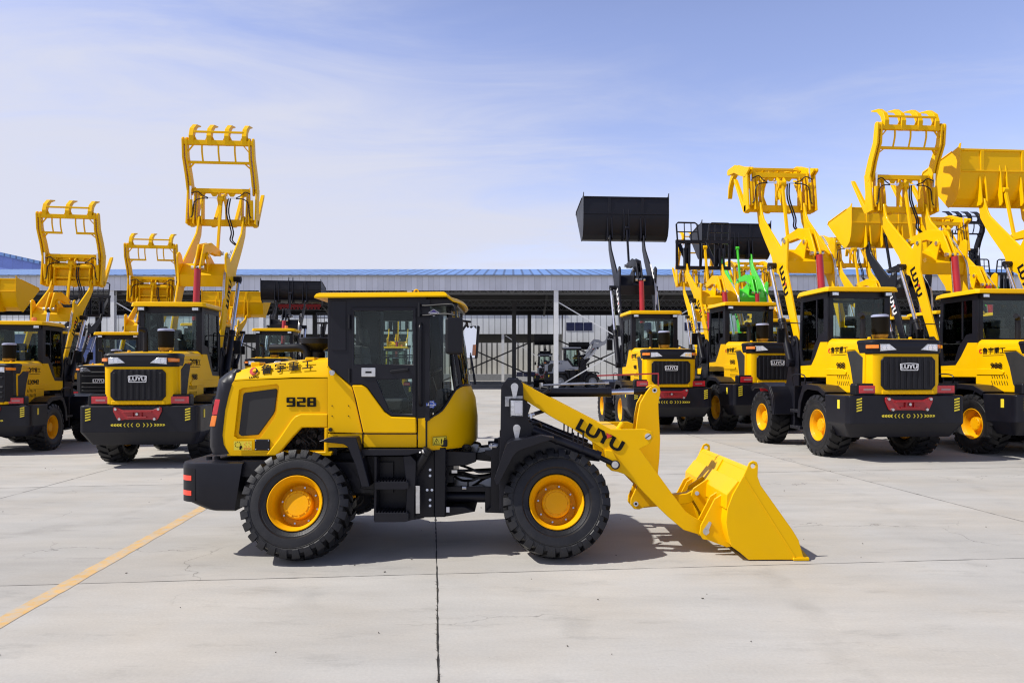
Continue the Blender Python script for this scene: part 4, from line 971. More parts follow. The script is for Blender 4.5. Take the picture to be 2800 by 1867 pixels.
def cabbody_g(b):
    for s in (-1, 1):
        ext(b, [(.425, 1.70), (1.66, 1.70), (1.68, 1.97), (1.15, 1.985), (.96, 2.19), (.73, 2.51), (.425, 2.50)], 'x', s * .70, s * .75)
        ext(b, [(.44, 1.88), (1.67, 1.88), (1.67, 1.90), (.44, 1.90)], 'x', s * .748, s * .7535)
        ext(b, [(.44, 1.715), (1.20, 1.715), (1.20, 1.87), (.44, 1.87)], 'x', s * .748, s * .760)
    box(b, -.70, .70, .43, .47, 1.70, 2.50); box(b, -.70, .70, 1.62, 1.66, 1.7, 1.96)
def cabglass_g(b):
    for s in SS:
        ext(b, [(.60, 2.72), (.80, 2.70), (1.06, 2.42), (1.20, 2.10), (1.60, 2.08), (1.67, 2.4), (1.60, 3.50), (.60, 3.50)], 'x', s * .708, s * .714)
def rearglass_g(b): box(b, -.60, .60, .455, .461, 2.60, 3.48)
def frontglass_g(b): loft(b, [[(-.66, 1.735, 2.15), (.66, 1.735, 2.15), (.66, 1.741, 2.15), (-.66, 1.741, 2.15)], [(-.66, 1.67, 3.5), (.66, 1.67, 3.5), (.66, 1.676, 3.5), (-.66, 1.676, 3.5)]])
def roof_g(b):
    def ring(z, d):
        p = [(-.86, 1.55), (-.86, .34), (-.80, .27), (-.62, .25), (.62, .25), (.80, .27), (.86, .34), (.86, 1.55), (.72, 1.92), (-.72, 1.92)]
        return [(x * (1 - d), .25 + (y - .25) * (1 - d) + d * .6, z) for x, y in p]
    loft(b, [ring(3.635, .02), ring(3.63, 0), ring(3.66, 0), ring(3.72, .02), ring(3.735, .06), ring(3.75, .3)])
def seat_g(b):
    box(b, -.26, .26, .75, 1.2, 2.15, 2.3); ext(b, [(.72, 2.25), (.86, 2.25), (.78, 2.85), (.68, 2.85)], 'x', -.26, .26); ext(b, [(.69, 2.88), (.77, 2.88), (.75, 3.10), (.69, 3.10)], 'x', -.16, .16); box(b, -.2, .2, .8, 1.15, 1.76, 2.15)
def steer_g(b):
    bar(b, (0, 1.55, 1.76), (0, 1.40, 2.55), .08); box(b, -.3, .3, 1.45, 1.62, 2.2, 2.55)
    tube(b, [(.20 * sin(a), 1.36 + .12 * cos(a), 2.58 + .16 * cos(a) * .6) for a in [2 * pi * k / 14 for k in range(15)]], .016, 6, 1)
def exhaust_g(b): tube(b, [(-.30, -.25, 2.5), (-.30, -.25, 2.9), (-.30, -.25, 2.99), (-.34, -.29, 3.05), (-.42, -.34, 3.06)], .055, 12)
def filter_g(b): lathe(b, [(2.58, .10), (2.62, .14), (2.68, .165), (2.70, .17), (2.98, .17), (3.0, .178), (3.03, .178), (3.04, .001)], 24, 'z', (.13, -.18, 0))
def filterbowl_g(b): lathe(b, [(2.50, .06), (2.53, .12), (2.57, .15), (2.64, .172)], 24, 'z', (.13, -.18, 0))
def filterlid_g(b): lathe(b, [(3.02, .181), (3.06, .178), (3.075, .14), (3.08, .001)], 24, 'z', (.13, -.18, 0))
def mirror_g(b, s):
    obox(b, (s * 1.12, 1.95, 2.72), (.2, .06, .36), Matrix.Rotation(R(-10 * s), 3, 'Z'))
def mirrorarm_g(b, s): tube(b, [(s * .74, 1.70, 3.0), (s * .95, 1.85, 3.02), (s * 1.10, 1.92, 3.0), (s * 1.12, 1.92, 2.85)], .014, 6)
def roofitems_g(b):
    for s in SS: box(b, s * .62 - .09, s * .62 + .09, .30, .40, 3.52, 3.62)
def worklamp_g(b, q):
    for s in (q * 2 - 1,): box(b, s * .62 - .07, s * .62 + .07, .285, .30, 3.54, 3.605)
def beacon_g(b): lathe(b, [(3.73, .07), (3.86, .065), (3.87, .001)], 14, 'z', (.45, .55, 0))

# --- boom group
def boom_g(b, T):
    f = simmap(PIV, T); o = [f(c) for c in BOOM]
    for s in (-1, 1): ext(b, o, 'x', s * .60, s * .655)
    ext(b, [f(sim(u, v)) for u, v in ((1655, 1178), (1700, 1178), (1745, 1225), (1735, 1285), (1700, 1285), (1662, 1232))], 'x', -.60, .60)
    p = f(sim(1700, 1230)); d = (Vector(T) - Vector(PIV)).normalized()
    for s in (-1, 1):  # gussets to the arms and the two plates that carry the rocker
        a, c, e = f(sim(1690, 1170)), f(sim(1560, 1125)), f(sim(1690, 1180))
        ext(b, [f(sim(u, v)) for u, v in ((1680, 1290), (1660, 1200), (1768, 1178), (1788, 1195), (1780, 1215), (1735, 1290))], 'x', s * .10, s * .135)
    q = f((0, 0)); cyl(b, (-.66, q[0], q[1]), (-.59, q[0], q[1]), .08, n=12); cyl(b, (.59, q[0], q[1]), (.66, q[0], q[1]), .08, n=12)
def boompins_g(b, T, uv, r):
    f = simmap(PIV, T)
    for s in SS: p = f(sim(*uv)); cyl(b, (s * .65, *p), (s * .685, *p), r, n=12)
def boomtext_g(b, T, tri=False):
    f = simmap(PIV, T); c = Vector(f(sim(1626, 1189))); d = (Vector(f(sim(1700, 1226))) - Vector(f(sim(1566, 1152)))).normalized()
    k = (Vector(T) - Vector(PIV)).length / 4.55
    for s in SS:
        m = plane4((s * .656, c.x, c.y), (0, s * d.x, s * d.y), (0, -d.y, d.x))
        if tri: patch(b, m @ Matrix.Translation((.14 * k, .05 * k, 0)), [(-.05, .06), (.05, .06), (0, -.03)], .009)
        else: text(b, 'LUYU', m, .27 * k, .006, .05, 1.25)
def rocker_pts(T):
    f = simmap(PIV, T); rp = Vector(f(sim(1772, 1193))); d = Vector(T) - Vector(PIV); a = math.atan2(d.y, d.x)
    k = d.length / 4.55
    return rp, rp + Vector((cos(a - R(47)), sin(a - R(47)))) * 1.25 * k, rp + Vector((cos(a - R(196)), sin(a - R(196)))) * .52 * k
def rocker_g(b, T):
    rp, fe, re = rocker_pts(T); up = Vector((-(fe - re).y, (fe - re).x)).normalized()
    pts = [tuple(re), tuple(re.lerp(rp, .6) + up * .10), tuple(rp + up * .16), tuple(rp.lerp(fe, .45) + up * .20), tuple(fe)]
    for x in (-.09, .045): ext(b, strip2(pts, [.18, .25, .34, .27, .18]), 'x', x, x + .045)
    cyl(b, (-.15, *rp), (.15, *rp), .08, n=14)
def rockerpin_g(b, T, k):
    for p in rocker_pts(T)[k:k + 1]: cyl(b, (-.165, *p), (.165, *p), .055, n=12)
def link_g(b, T, B):
    _, fe, _ = rocker_pts(T); bar(b, (0, *fe), (0, *B), .085, .07, up=(1, 0, 0)); cyl(b, (-.07, *B), (.07, *B), .075, n=12); cyl(b, (-.07, *fe), (.07, *fe), .085, n=12)
def tiltbarrel_g(b, T):
    _, _, re = rocker_pts(T); p = Vector((2.05, 2.45)); q = p.lerp(re, .42); cyl(b, (0, *p), (0, *q), .085, n=14)
    e = re; k = p.lerp(re, .93); cyl(b, (0, *k), (0, *e), .055, n=12)
def rod_g(b, T):
    _, _, re = rocker_pts(T); p = Vector((2.05, 2.45)); cyl(b, (0, *p.lerp(re, .41)), (0, *p.lerp(re, .95)), .045, n=14)
def lock_g(b, T):
    _, _, re = rocker_pts(T); p = Vector((2.05, 2.45)); a, c = p.lerp(re, .40), p.lerp(re, .97); n = Vector((-(re - p).y, (re - p).x)).normalized()
    sh = n * .085 if n.x < 0 else -n * .085
    cyl(b, (.02, *(a + sh)), (.02, *(c + sh)), .085, n=14)
def liftb_g(b, T, s):
    e = Vector(simmap(PIV, T)(sim(1686, 1262))); p = Vector((2.1, 2.05)); cyl(b, (s * .80, *p), (s * .80, *p.lerp(e, .42)), .085, n=14); cyl(b, (s * .72, *p), (s * .88, *p), .10, n=12); cyl(b, (s * .80, *p.lerp(e, .40)), (s * .80, *p.lerp(e, .43)), .098, n=14)
def rodeye_g(b, T, s):
    e = Vector(simmap(PIV, T)(sim(1686, 1262))); p = Vector((2.1, 2.05)); cyl(b, (s * .66, *e), (s * .86, *e), .075, n=12); cyl(b, (s * .80, *p.lerp(e, .955)), (s * .80, *e), .07, n=12)
def liftr_g(b, T, s):
    e = Vector(simmap(PIV, T)(sim(1686, 1262))); p = Vector((2.1, 2.05)); cyl(b, (s * .80, *p.lerp(e, .42)), (s * .80, *p.lerp(e, .97)), .05, n=14)
def boompipe_g(b, T):
    f = simmap(PIV, T)
    for o in (0, .035): tube(b, [(.62 - .56 * 0 - o, *f(sim(u, v))) for u, v in ((1480, 1092), (1600, 1140), (1700, 1168), (1760, 1222), (1800, 1270))], .013, 6)

# --- attachments, origin at the boom tip pin, y forward
def grapple_base_g(b, hw, solid):
    for s in (-1, 1):
        ext(b, [(-.16, -.12), (.14, -.14), (.24, -.02), (.20, .45), (.26, .95), (.12, 1.08), (-.02, 1.02), (-.08, .5)], 'x', s * (hw - .05), s * hw)
        ext(b, [(-.16, -.12), (.14, -.14), (.16, .45), (.14, .92), (.02, .98), (-.08, .5)], 'x', s * (hw - .24), s * (hw - .20))
        for x in (.56, .70): ext(b, [(-.12, -.12), (.14, -.14), (.14, .80), (.02, .84), (-.08, .35)], 'x', s * x - .018, s * x + .018)
    for x in (-.09, .09): ext(b, [(.14, -.1), (.14, .84), (-.02, .80), (-.14, .66), (-.14, .56), (.0, .4), (.04, -.1)], 'x', x - .018, x + .018)
    box(b, -hw, hw, .02, .16, -.14, .04); box(b, -hw, hw, .04, .16, .82, .95)
    for x in (-.6, .6, -.25, .25): ext(b, [(x - .12, .82), (x + .12, .82), (x + .05, .72), (x - .05, .72)], 'y', .07, .09)
    if solid:
        box(b, -hw + .04, hw - .04, .125, .145, .02, .84); cyl(b, (-.62, 0, .52), (.62, 0, .52), .07, n=12); box(b, -.6, .6, -.02, .10, .10, .16)
def tine_g(b):
    ext(b, [(.0, -.15), (.18, -.17), (.34, -.10), (1.02, .92), (1.04, 1.02), (.96, .98), (.34, .14), (.20, .02), (.05, .02)], 'x', -.05, .05)
def clamp_g(b, hw, n, ang):
    c = Vector((.05, .98)); ca, sa = cos(R(ang)), sin(R(ang))
    def t(p): d = Vector(p) - c; return (c.x + d.x * ca - d.y * sa, c.y + d.x * sa + d.y * ca)
    for s in (-1, 1):
        for x in (hw - .02, hw - .12): ext(b, strip2([t(p) for p in ((.05, .80), (.06, 1.0), (-.06, 1.30), (-.30, 1.75), (-.36, 2.22))], [.12, .28, .25, .22, .18]), 'x', s * x - .027, s * x + .027)
        for y0, z0, y1, z1 in ((-.36, 2.12, -.34, 1.90), (-.27, 1.63, -.18, 1.47)):
            p, q = t((y0, z0)), t((y1, z1)); bar(b, (s * (hw - .32), *p), (s * (hw - .14), *q), .05, .03)
    def xb(p, r, x0, x1): P = t(p); bar(b, (x0, *P), (x1, *P), r * 2)
    xb((-.36, 2.16), .065, -hw, hw)
    if n == 4:
        xb((-.26, 1.62), .035, -hw + .1, hw - .1)
        for x in (-.46, 0, .46): tube(b, [(x, *t(p)) for p in ((-.36, 2.15), (-.36, 1.9), (-.26, 1.62))], .028, 6)
    else:
        for s in (-1, 1):
            xb((-.26, 1.62), .035, *sorted((s * .22, s * (hw - .1))))
            for x in (.24, .50): tube(b, [(s * x, *t(p)) for p in ((-.36, 2.15), (-.36, 1.9), (-.26, 1.62))], .026, 6)
    for k in range(n):
        x = (-1 + 2 * k / (n - 1)) * (hw - .26)
        ou, inn = [(-.42, 2.08), (-.46, 2.34), (-.37, 2.57), (-.12, 2.76), (.24, 2.83)], [(.22, 2.79), (-.05, 2.68), (-.22, 2.51), (-.30, 2.32), (-.27, 2.10)]
        ext(b, [t(p) for p in ou + inn], 'x', x - .065, x + .065)
        ext(b, [(x - .16, 0), (x + .16, 0), (x + .055, .26), (x - .055, .26)], 'y', 0, .001) if 0 else None
        for s in (-1, 1):
            A = [(x + s * .05, *t((-.36, 2.42))), (x + s * .16, *t((-.36, 2.18))), (x + s * .05, *t((-.36, 2.18)))]; B2 = [(p[0], *t((-.33, z))) for p, z in zip(A, (2.42, 2.18, 2.18))]
            loft(b, [A, B2])
    xb((-.40, 2.46), .028, -(hw - .3), hw - .3)
def clampcyl_g(b, hw, ang):
    c = Vector((.05, .98)); e = c + Vector((-.17 * cos(R(ang)) - .02, -.17 * sin(R(ang)) - .02))
    for s in SS: cyl(b, (s * (hw - .14), -.07, .0), (s * (hw - .14), *(Vector((-.07, .0)).lerp(e, .6))), .05, n=10)
def clamprod_g(b, hw, ang):
    c = Vector((.05, .98)); e = c + Vector((-.17 * cos(R(ang)) - .02, -.17 * sin(R(ang)) - .02))
    for s in SS: cyl(b, (s * (hw - .14), *(Vector((-.07, .0)).lerp(e, .6))), (s * (hw - .14), *e), .028, n=8)
def manifold_g(b): bar(b, (-.42, -.02, .66), (.42, -.02, .66), .03); box(b, -.18, .18, -.05, 0, .62, .70)
def clamphose_g(b, hw):
    for s in SS:
        tube(b, [(s * .40, -.03, .66), (s * .55, -.08, .72), (s * .68, -.10, .82), (s * (hw - .13), -.12, .74)], .016, 6)
        tube(b, [(s * .40, -.03, .64), (s * .60, -.08, .62), (s * (hw - .24), -.12, .50), (s * (hw - .2), -.12, .16), (s * (hw - .14), -.12, .06)], .016, 6)
def drophose_g(b):
    for x in (.18, .24): tube(b, [(x, -.03, .64), (x - .03, -.10, .2), (x + .12, -.16, -.35), (x + .10, -.2, -.6), (x + .25, -.2, -.75)], .02, 6)
BP = [(.02, 1.50), (-.02, .85), (.02, .42), (.13, .12), (.30, -.02), (.48, -.05)]
def bucket_g(b, w, k=1.0):
    bp = [(y, z * k) for y, z in BP]; lip = (1.66, 1.18 * k)
    o = bp + [lip, (lip[0] - .02, lip[1] + .03), (.49, .0)] + [(y + .028, z + .012) for y, z in bp[-2::-1]]
    ext(b, o, 'x', -w / 2 + .02, w / 2 - .02)
def bucketside_g(b, w, k=1.0):
    for s in SS:
        o = [(-.06, 1.66 * k), (-.045, 1.55 * k), (-.045, .85 * k), (-.01, .42 * k), (.11, .10 * k), (.29, -.045), (.48, -.07), (1.70, 1.17 * k), (1.62, 1.28 * k), (.35, 1.50 * k), (.05, 1.58 * k), (.0, 1.66 * k)]
        ext(b, o, 'x', s * (w / 2 - .022), s * w / 2)
        ext(b, [(1.68, 1.15 * k), (1.62, 1.29 * k), (.3, 1.53 * k), (.3, 1.50 * k), (1.58, 1.25 * k)], 'x', s * w / 2, s * (w / 2 + .02))
def bucketrib_g(b, w, k=1.0):
    box(b, -w / 2 + .03, w / 2 - .03, -.05, .03, .86 * k, .90 * k); box(b, -w / 2 + .03, w / 2 - .03, -.015, .05, 1.46 * k, 1.52 * k)
    for x in (-.70, -.54, .54, .70, -.09, .09):
        e = .62 if abs(x) > .2 else .85
        ext(b, [(-.13, -.02), (-.12, .12), (-.06, e), (.0, e + .25), (.02, .45 * k), (.13, .14 * k), (.30, 0), (.42, -.04), (.1, -.10), (-.08, -.10)], 'x', x - .018, x + .018)
    for x in (-.62, .62): ext(b, [(-.03, .9 * k), (-.03, 1.46 * k), (.01, 1.46 * k), (.0, .9 * k)], 'x', x - .05, x + .05)
def fork_g(b):
    hw = .98
    for z0, z1 in ((-.12, 0), (.78, .90)): box(b, -hw, hw, .0, .10, z0, z1)
    for x in (-hw + .04, hw - .04, -.62, .62, -.1, .1): bar(b, (x, .05, -.05), (x * 1.0, .05, .86), .08, .06)
    for s in (-1, 1):
        for x in (.56, .70): ext(b, [(-.12, -.10), (.05, -.12), (.06, .62), (-.04, .62), (-.10, .2)], 'x', s * x - .018, s * x + .018)
        P = [(s * .16, .05, .9), (s * .22, .05, 1.45), (s * .30, .05, 1.50), (s * .90, .05, 1.50), (s * .96, .05, 1.44), (s * .92, .05, .9)]
        tube(b, P, .032, 6, 1); bar(b, (s * .18, .05, 1.18), (s * .93, .05, 1.18), .035)
        for x in (.42, .66): bar(b, (s * x, .05, .9), (s * (x + .02), .05, 1.5), .03)
    for x in (-.09, .09): ext(b, [(.0, -.1), (.0, .84), (-.12, .70), (-.14, .56)], 'x', x - .018, x + .018)
def forktine_g(b):
    for s in SS:
        ext(b, [(.10, .88), (.16, .88), (.20, .08), (1.15, .95), (1.18, 1.02), (.14, -.02), (.10, .2)], 'x', s * .50 - .07, s * .50 + .07)

ATT_H = {'g4': .62, 'g3': .62, 'b': .34, 'f': .62}
def attach(L, T, kind, col, w=2.0, ang=0, bk=1.0):
    loc = (0, T[0], T[1]); n = col
    if kind in ('g4', 'g3'):
        hw = w / 2; k = 4 if kind == 'g4' else 3
        g = part('grapple', lambda b: grapple_base_g(b, hw, kind == 'g3'), col, L, ('gb', kind, col, w), bev=.006, loc=loc)
        for i in range(k): part('fork_tine', tine_g, col, g, ('gt', col), bev=.006, loc=((-1 + 2 * i / (k - 1)) * (hw - .10), 0, 0))
        part('hose_manifold', manifold_g, 'chrome', g, 'gman'); part('hydraulic_hose', drophose_g, 'rubber', g, 'gdrop')
        part('clamp_arm', lambda b: clamp_g(b, hw, k, ang), col, g, ('gc', k, col, w, ang), bev=.006)
        sided('clamp_cylinder', lambda b: clampcyl_g(b, hw, ang), col, g, ('gy', col, w, ang))
        sided('cylinder_rod', lambda b: clamprod_g(b, hw, ang), 'chrome', g, ('gr', w, ang))
        sided('hydraulic_hose', lambda b: clamphose_g(b, hw), 'rubber', g, ('gh', w))
    elif kind == 'b':
        g = part('bucket', lambda b: bucket_g(b, w, bk), col, L, ('bb', col, w, bk), loc=loc, ang=28)
        sided('end_plate', lambda b: bucketside_g(b, w, bk), col, g, ('bs', col, w, bk), bev=.004)
        part('bucket_ear', lambda b: bucketrib_g(b, w, bk), col, g, ('br', col, w, bk), bev=.006)
    else:
        g = part('pallet_fork', lambda b: fork_g(b), col, L, ('ff', col), bev=.005, loc=loc)
        sided('fork_tine', lambda b: forktine_g(b), col, g, ('ft', col), bev=.006)

def loader(label, x, y, yaw, s=1.0, T=(4.4, 6.5), boom='yellow', kind='g4', att=None, w=2.0, ang=0, bk=1.0, body='yellow', num='988', beacon=False, lock=True, tilt=0, group='wheel loaders on the yard', cabtone='darkglass', old=False):
    L = thing('wheel_loader', label, 'wheel loader', (x, y, 0), R(yaw), s, group)
    att = att or boom; T = tuple(T); rv = random.Random(label)
    for wx, r in ((-.985, 0), (.985, pi)):
        for wy in (0, 2.9): wheel(L, (wx, wy, .665), (rv.uniform(0, 1), 0, r), .67, .5, .335, 22, .17, .15, .06, 'g', 'rim' if body != 'grey' else 'grey')
    cw = part('counterweight', bumper_g, 'black', L, 'bumper', bev=.02, seg=2)
    tp = part('tow_plate', tow_g, 'red', cw, 'tow', bev=.004)
    for q in ((-.44, 1.285), (.44, 1.285), (-.36, 1.075), (.36, 1.075), (0, 1.18)): part('bolt', towbolt_g, 'steel', cw, 'towbolt', loc=(q[0], 0, q[1]))
    part('hazard_sticker', chevron_g, 'sticker', cw, 'chev'); sided('stripe_sticker', stripes_g, 'sticker', cw, 'strp'); sided('side_sticker', sidest_g, 'sticker', cw, 'sdst')
    part('rear_frame', chassis_g, 'black', L, 'chassis')
    hd = part('engine_hood', hood_g, body, L, ('hood', body), bev=.012, seg=2, ang=45)
    cp = part('rear_cap', cap_g, 'black', hd, 'cap', bev=.008, ang=45)
    part('grille', grilleold_g if old else grille_g, 'plastic', hd, ('grille', old), bev=.006)
    part('emblem', badge_g, 'white', hd, 'badge')
    sided('side_grille', sidevent_g, 'mesh', hd, 'svent', bev=.006)
    for q in (1.68, 1.54): sided('louvre', lambda b: louvre_g(b, q), 'ink', hd, ('louvre', q))
    sided('lettering', lambda b: sidetext_g(b, num), 'ink', hd, ('stext', num))
    sided('emblem', sidemark_g, 'redink', hd, 'smark', label='red mark beside the hood lettering')
    for q in (-1, 1):
        part('headlight', lambda b: headlamp_g(b, q), 'lampglass', hd, ('hl', q), bev=.004)
        part('headlight_lens', lambda b: lampeye_g(b, q), 'chrome', hd, ('hle', q))
        part('turn_light', lambda b: indic_g(b, q), 'amber', hd, ('ind', q))
        tl = part('tail_light', lambda b: taillamp_g(b, q), 'plastic', L, ('tl', q), bev=.012)
        part('lens', lambda b: taillens_g(b, q), 'lens', tl, ('tll', q), bev=.006)
        part('light_strip', lambda b: tailstrip_g(b, q), 'strip', tl, ('tls', q))
        part('rear_fender', lambda b: fender_g(b, q, 0, False), 'black', L, ('rf', q), bev=.008)
        part('front_fender', lambda b: fender_g(b, q, 2.9, True), 'black', L, ('ff', q), bev=.008)
        part('step', lambda b: step_g(b, q), 'black', L, ('step', q), bev=.004)
        mr = part('mirror', lambda b: mirror_g(b, q), 'plastic', L, ('mir', q), bev=.02, seg=2)
        part('mirror_arm', lambda b: mirrorarm_g(b, q), 'plastic', mr, ('mira', q))
    cb = part('cab', cabframe_g, 'black', L, 'cabf', bev=.008)
    part('cab_skirt', cabbody_g, body, cb, ('cabb', body), bev=.008)
    sided('side_window', cabglass_g, cabtone, cb, ('cabg', cabtone)); part('rear_window', rearglass_g, cabtone, cb, ('cabr', cabtone)); part('windscreen', frontglass_g, 'glass', cb, 'cabw')
    part('roof', roof_g, body, cb, ('roof', body))
    part('seat', seat_g, 'seat', cb, 'seat', bev=.03, seg=2); part('steering_wheel', steer_g, 'plastic', cb, 'steer')
    wl = sided('work_lamp', roofitems_g, 'plastic', L, 'wlamp', bev=.006)
    for q in (0, 1): part('lamp_glass', lambda b: worklamp_g(b, q), 'lampglass', wl[q], ('wlampg', q))
    if beacon: part('beacon', beacon_g, 'amber', L, 'beacon', bev=.01)
    part('exhaust_pipe', exhaust_g, 'plastic', L, 'exh')
    fl = part('air_filter', filter_g, 'ink', L, 'filt'); part('filter_bowl', filterbowl_g, 'bowl', fl, 'filtb'); part('filter_lid', filterlid_g, 'lid', fl, 'filtl')
    part('front_frame', tower_g, 'black', L, 'tower', bev=.008)
    bm_ = part('boom', lambda b: boom_g(b, T), boom, L, ('boom', T, boom), bev=.008)
    [sided('pivot_pin', lambda b: boompins_g(b, T, *q), 'steel', bm_, ('bpin', T, q)) for q in (((1931, 1452), .06), ((1772, 1193), .05))]
    sided('lettering', lambda b: boomtext_g(b, T), 'ink' if boom != 'black' else 'white', bm_, ('btext', T, boom))
    sided('emblem', lambda b: boomtext_g(b, T, True), 'redink', bm_, ('btri', T), label='red triangle in the boom lettering')
    part('hydraulic_pipe', lambda b: boompipe_g(b, T), 'steel', bm_, ('bpipe', T))
    rk = part('rocker_arm', lambda b: rocker_g(b, T), boom, L, ('rock', T, boom), bev=.008); [part('pivot_pin', lambda b: rockerpin_g(b, T, q), 'steel', rk, ('rockp', T, q)) for q in range(3)]
    B = (T[0] - .10, T[1] + ATT_H[kind])
    part('tilt_link', lambda b: link_g(b, T, B), boom, L, ('link', T, B, boom), bev=.006)
    tc = part('tilt_cylinder', lambda b: tiltbarrel_g(b, T), 'black', L, ('tcyl', T)); part('cylinder_rod', lambda b: rod_g(b, T), 'chrome', tc, ('trod', T))
    if lock: part('safety_lock', lambda b: lock_g(b, T), 'red', tc, ('tlock', T))
    for q in (-1, 1):
        lc = part('lift_cylinder', lambda b: liftb_g(b, T, q), 'black', L, ('lcyl', T, q)); part('cylinder_rod', lambda b: liftr_g(b, T, q), 'chrome', lc, ('lrod', T, q)); part('rod_eye', lambda b: rodeye_g(b, T, q), 'black', lc, ('leye', T, q))
    attach(L, T, kind, att, w, ang, bk)
    return L

# ------------------------------------------------------------------ the yard
main_loader()
LO = loader
# left of the picture
LO('yellow loader cut off by the left edge, three-tine grapple raised on its boom', -11.72, 17.0, 8.6, .81, (4.2, 5.35), kind='g3', w=1.95, beacon=True, lock=False, num='LX942', old=True)
LO('yellow loader half hidden behind the big left one, lowest three-tine grapple raised', -11.9, 21.9, 8, .81, (4.2, 5.35), kind='g3', w=2.1, lock=False, num='LX942', cabtone='glass', old=True)
LO('large yellow loader left of the foreground machine with open four-tine grapple high in the sky', -7.15, 15.0, 4.7, .88, (4.4, 6.5), kind='g4', cabtone='glass')
LO('yellow loader behind the big left one with a low yellow bucket beside its cab', -12.2, 28.6, 6, 1.0, (4.6, 4.35), kind='b', w=2.7, bk=.72, lock=False)
LO('loader with charcoal bucket and charcoal arms behind the hood of the foreground machine', -8.85, 27.0, 7, .92, (4.2, 5.2), boom='black', kind='b', w=2.7, bk=.62, beacon=True)
LO('loader beyond the left edge whose yellow bucket is seen raised at the margin', -18.8, 22.4, 6, .92, (4.5, 4.45), kind='b', w=2.6, bk=.8, lock=False)
LO('loader hidden at the far left with a charcoal pallet fork behind the three-tine grapple', -17.7, 27.5, 7, .9, (4.3, 4.75), boom='black', kind='f', lock=False)
LO('small yellow loader far back seen through the cab windows of the foreground machine', -5.9, 36.5, 5, .82, (4.3, 5.0), kind='f', att='black', beacon=True)
LO('far loader with charcoal pallet fork between the air filter and the shed', -9.6, 36.5, 5, .82, (4.3, 4.6), boom='black', kind='f', lock=False)
# right of the picture
LO('yellow loader with charcoal arms holding a charcoal bucket high above the shed', 4.52, 22.6, 4, 1.0, (4.4, 6.75), boom='black', kind='b', w=3.2, bk=1.0)
LO('large yellow loader with a charcoal pallet fork on its yellow boom', 7.62, 22.9, 5.5, 1.08, (4.2, 5.35), kind='f', att='black', num='998')
LO('loader with bright green boom and a wide charcoal bucket', 10.6, 28.9, 4, 1.05, (4.4, 6.75), boom='green', kind='b', att='black', w=3.1, bk=.95)
LO('yellow loader far back with an open four-tine grapple behind the charcoal pallet fork', 10.1, 34.8, 4, 1.0, (4.4, 6.5), kind='g4')
LO('yellow loader far back with a closed grapple behind the green boom', 13.2, 34.8, 4, 1.0, (4.4, 6.5), kind='g4', ang=-95)
LO('yellow loader right of the bucket in the front row with a closed four-tine grapple', 7.87, 16.1, 4.5, 1.0, (4.4, 6.45), kind='g4', ang=-95)
LO('loader near the right edge with open four-tine grapple, tallest on the right', 11.5, 16.5, 4.5, 1.0, (4.4, 6.5), kind='g4')
LO('loader cut off at the right edge with a huge yellow bucket raised high', 14.35, 16.5, 4.5, 1.0, (4.4, 6.65), kind='b', w=2.6, bk=1.0)
LO('loader with charcoal boom and yellow bucket raised left of the tallest right grapple', 14.05, 22.6, 4.5, 1.0, (4.4, 6.5), boom='black', att='yellow', kind='b', w=2.5, bk=.9)
LO('loader of the third row with closed yellow grapple below the raised yellow bucket', 16.2, 29.2, 4.5, 1.08, (4.4, 6.3), boom='yellow', kind='g4', ang=-95, cabtone='glass')
LO('loader of the second row with closed yellow grapple under the huge yellow bucket', 16.35, 22.6, 4.5, 1.0, (4.4, 6.4), kind='g4', w=1.7, ang=-95)
LO('loader far back with charcoal boom and an open charcoal grapple between the yellow booms', 24.6, 34.8, 4.5, 1.08, (4.4, 6.9), boom='black', kind='g4')
LO('loader far back with green boom and a charcoal pallet fork at the right edge', 22.6, 29.4, 4.5, 1.0, (4.4, 5.5), boom='green', kind='f', att='black', lock=False)
# the pale grey machines under the shed roof
LO('pale grey loader parked under the shed roof facing right with its boom half raised', 4.9, 76, -90, 1.15, (4.6, 4.6), boom='grey', kind='b', att='black', w=2.6, bk=.7, body='grey', num='25', lock=False, group='loaders under the shed')
LO('loader deep in the shed, its charcoal bucket left of the white column', 3.7, 83, -4, 1.0, (4.4, 5.0), boom='black', kind='b', w=2.7, bk=.8, lock=False, group='loaders under the shed', body='grey')
LO('loader deep in the shed, its charcoal bucket right of the white column', 7.6, 82, -4, .9, (4.4, 4.9), boom='black', kind='b', w=2.7, bk=.6, lock=False, group='loaders under the shed')

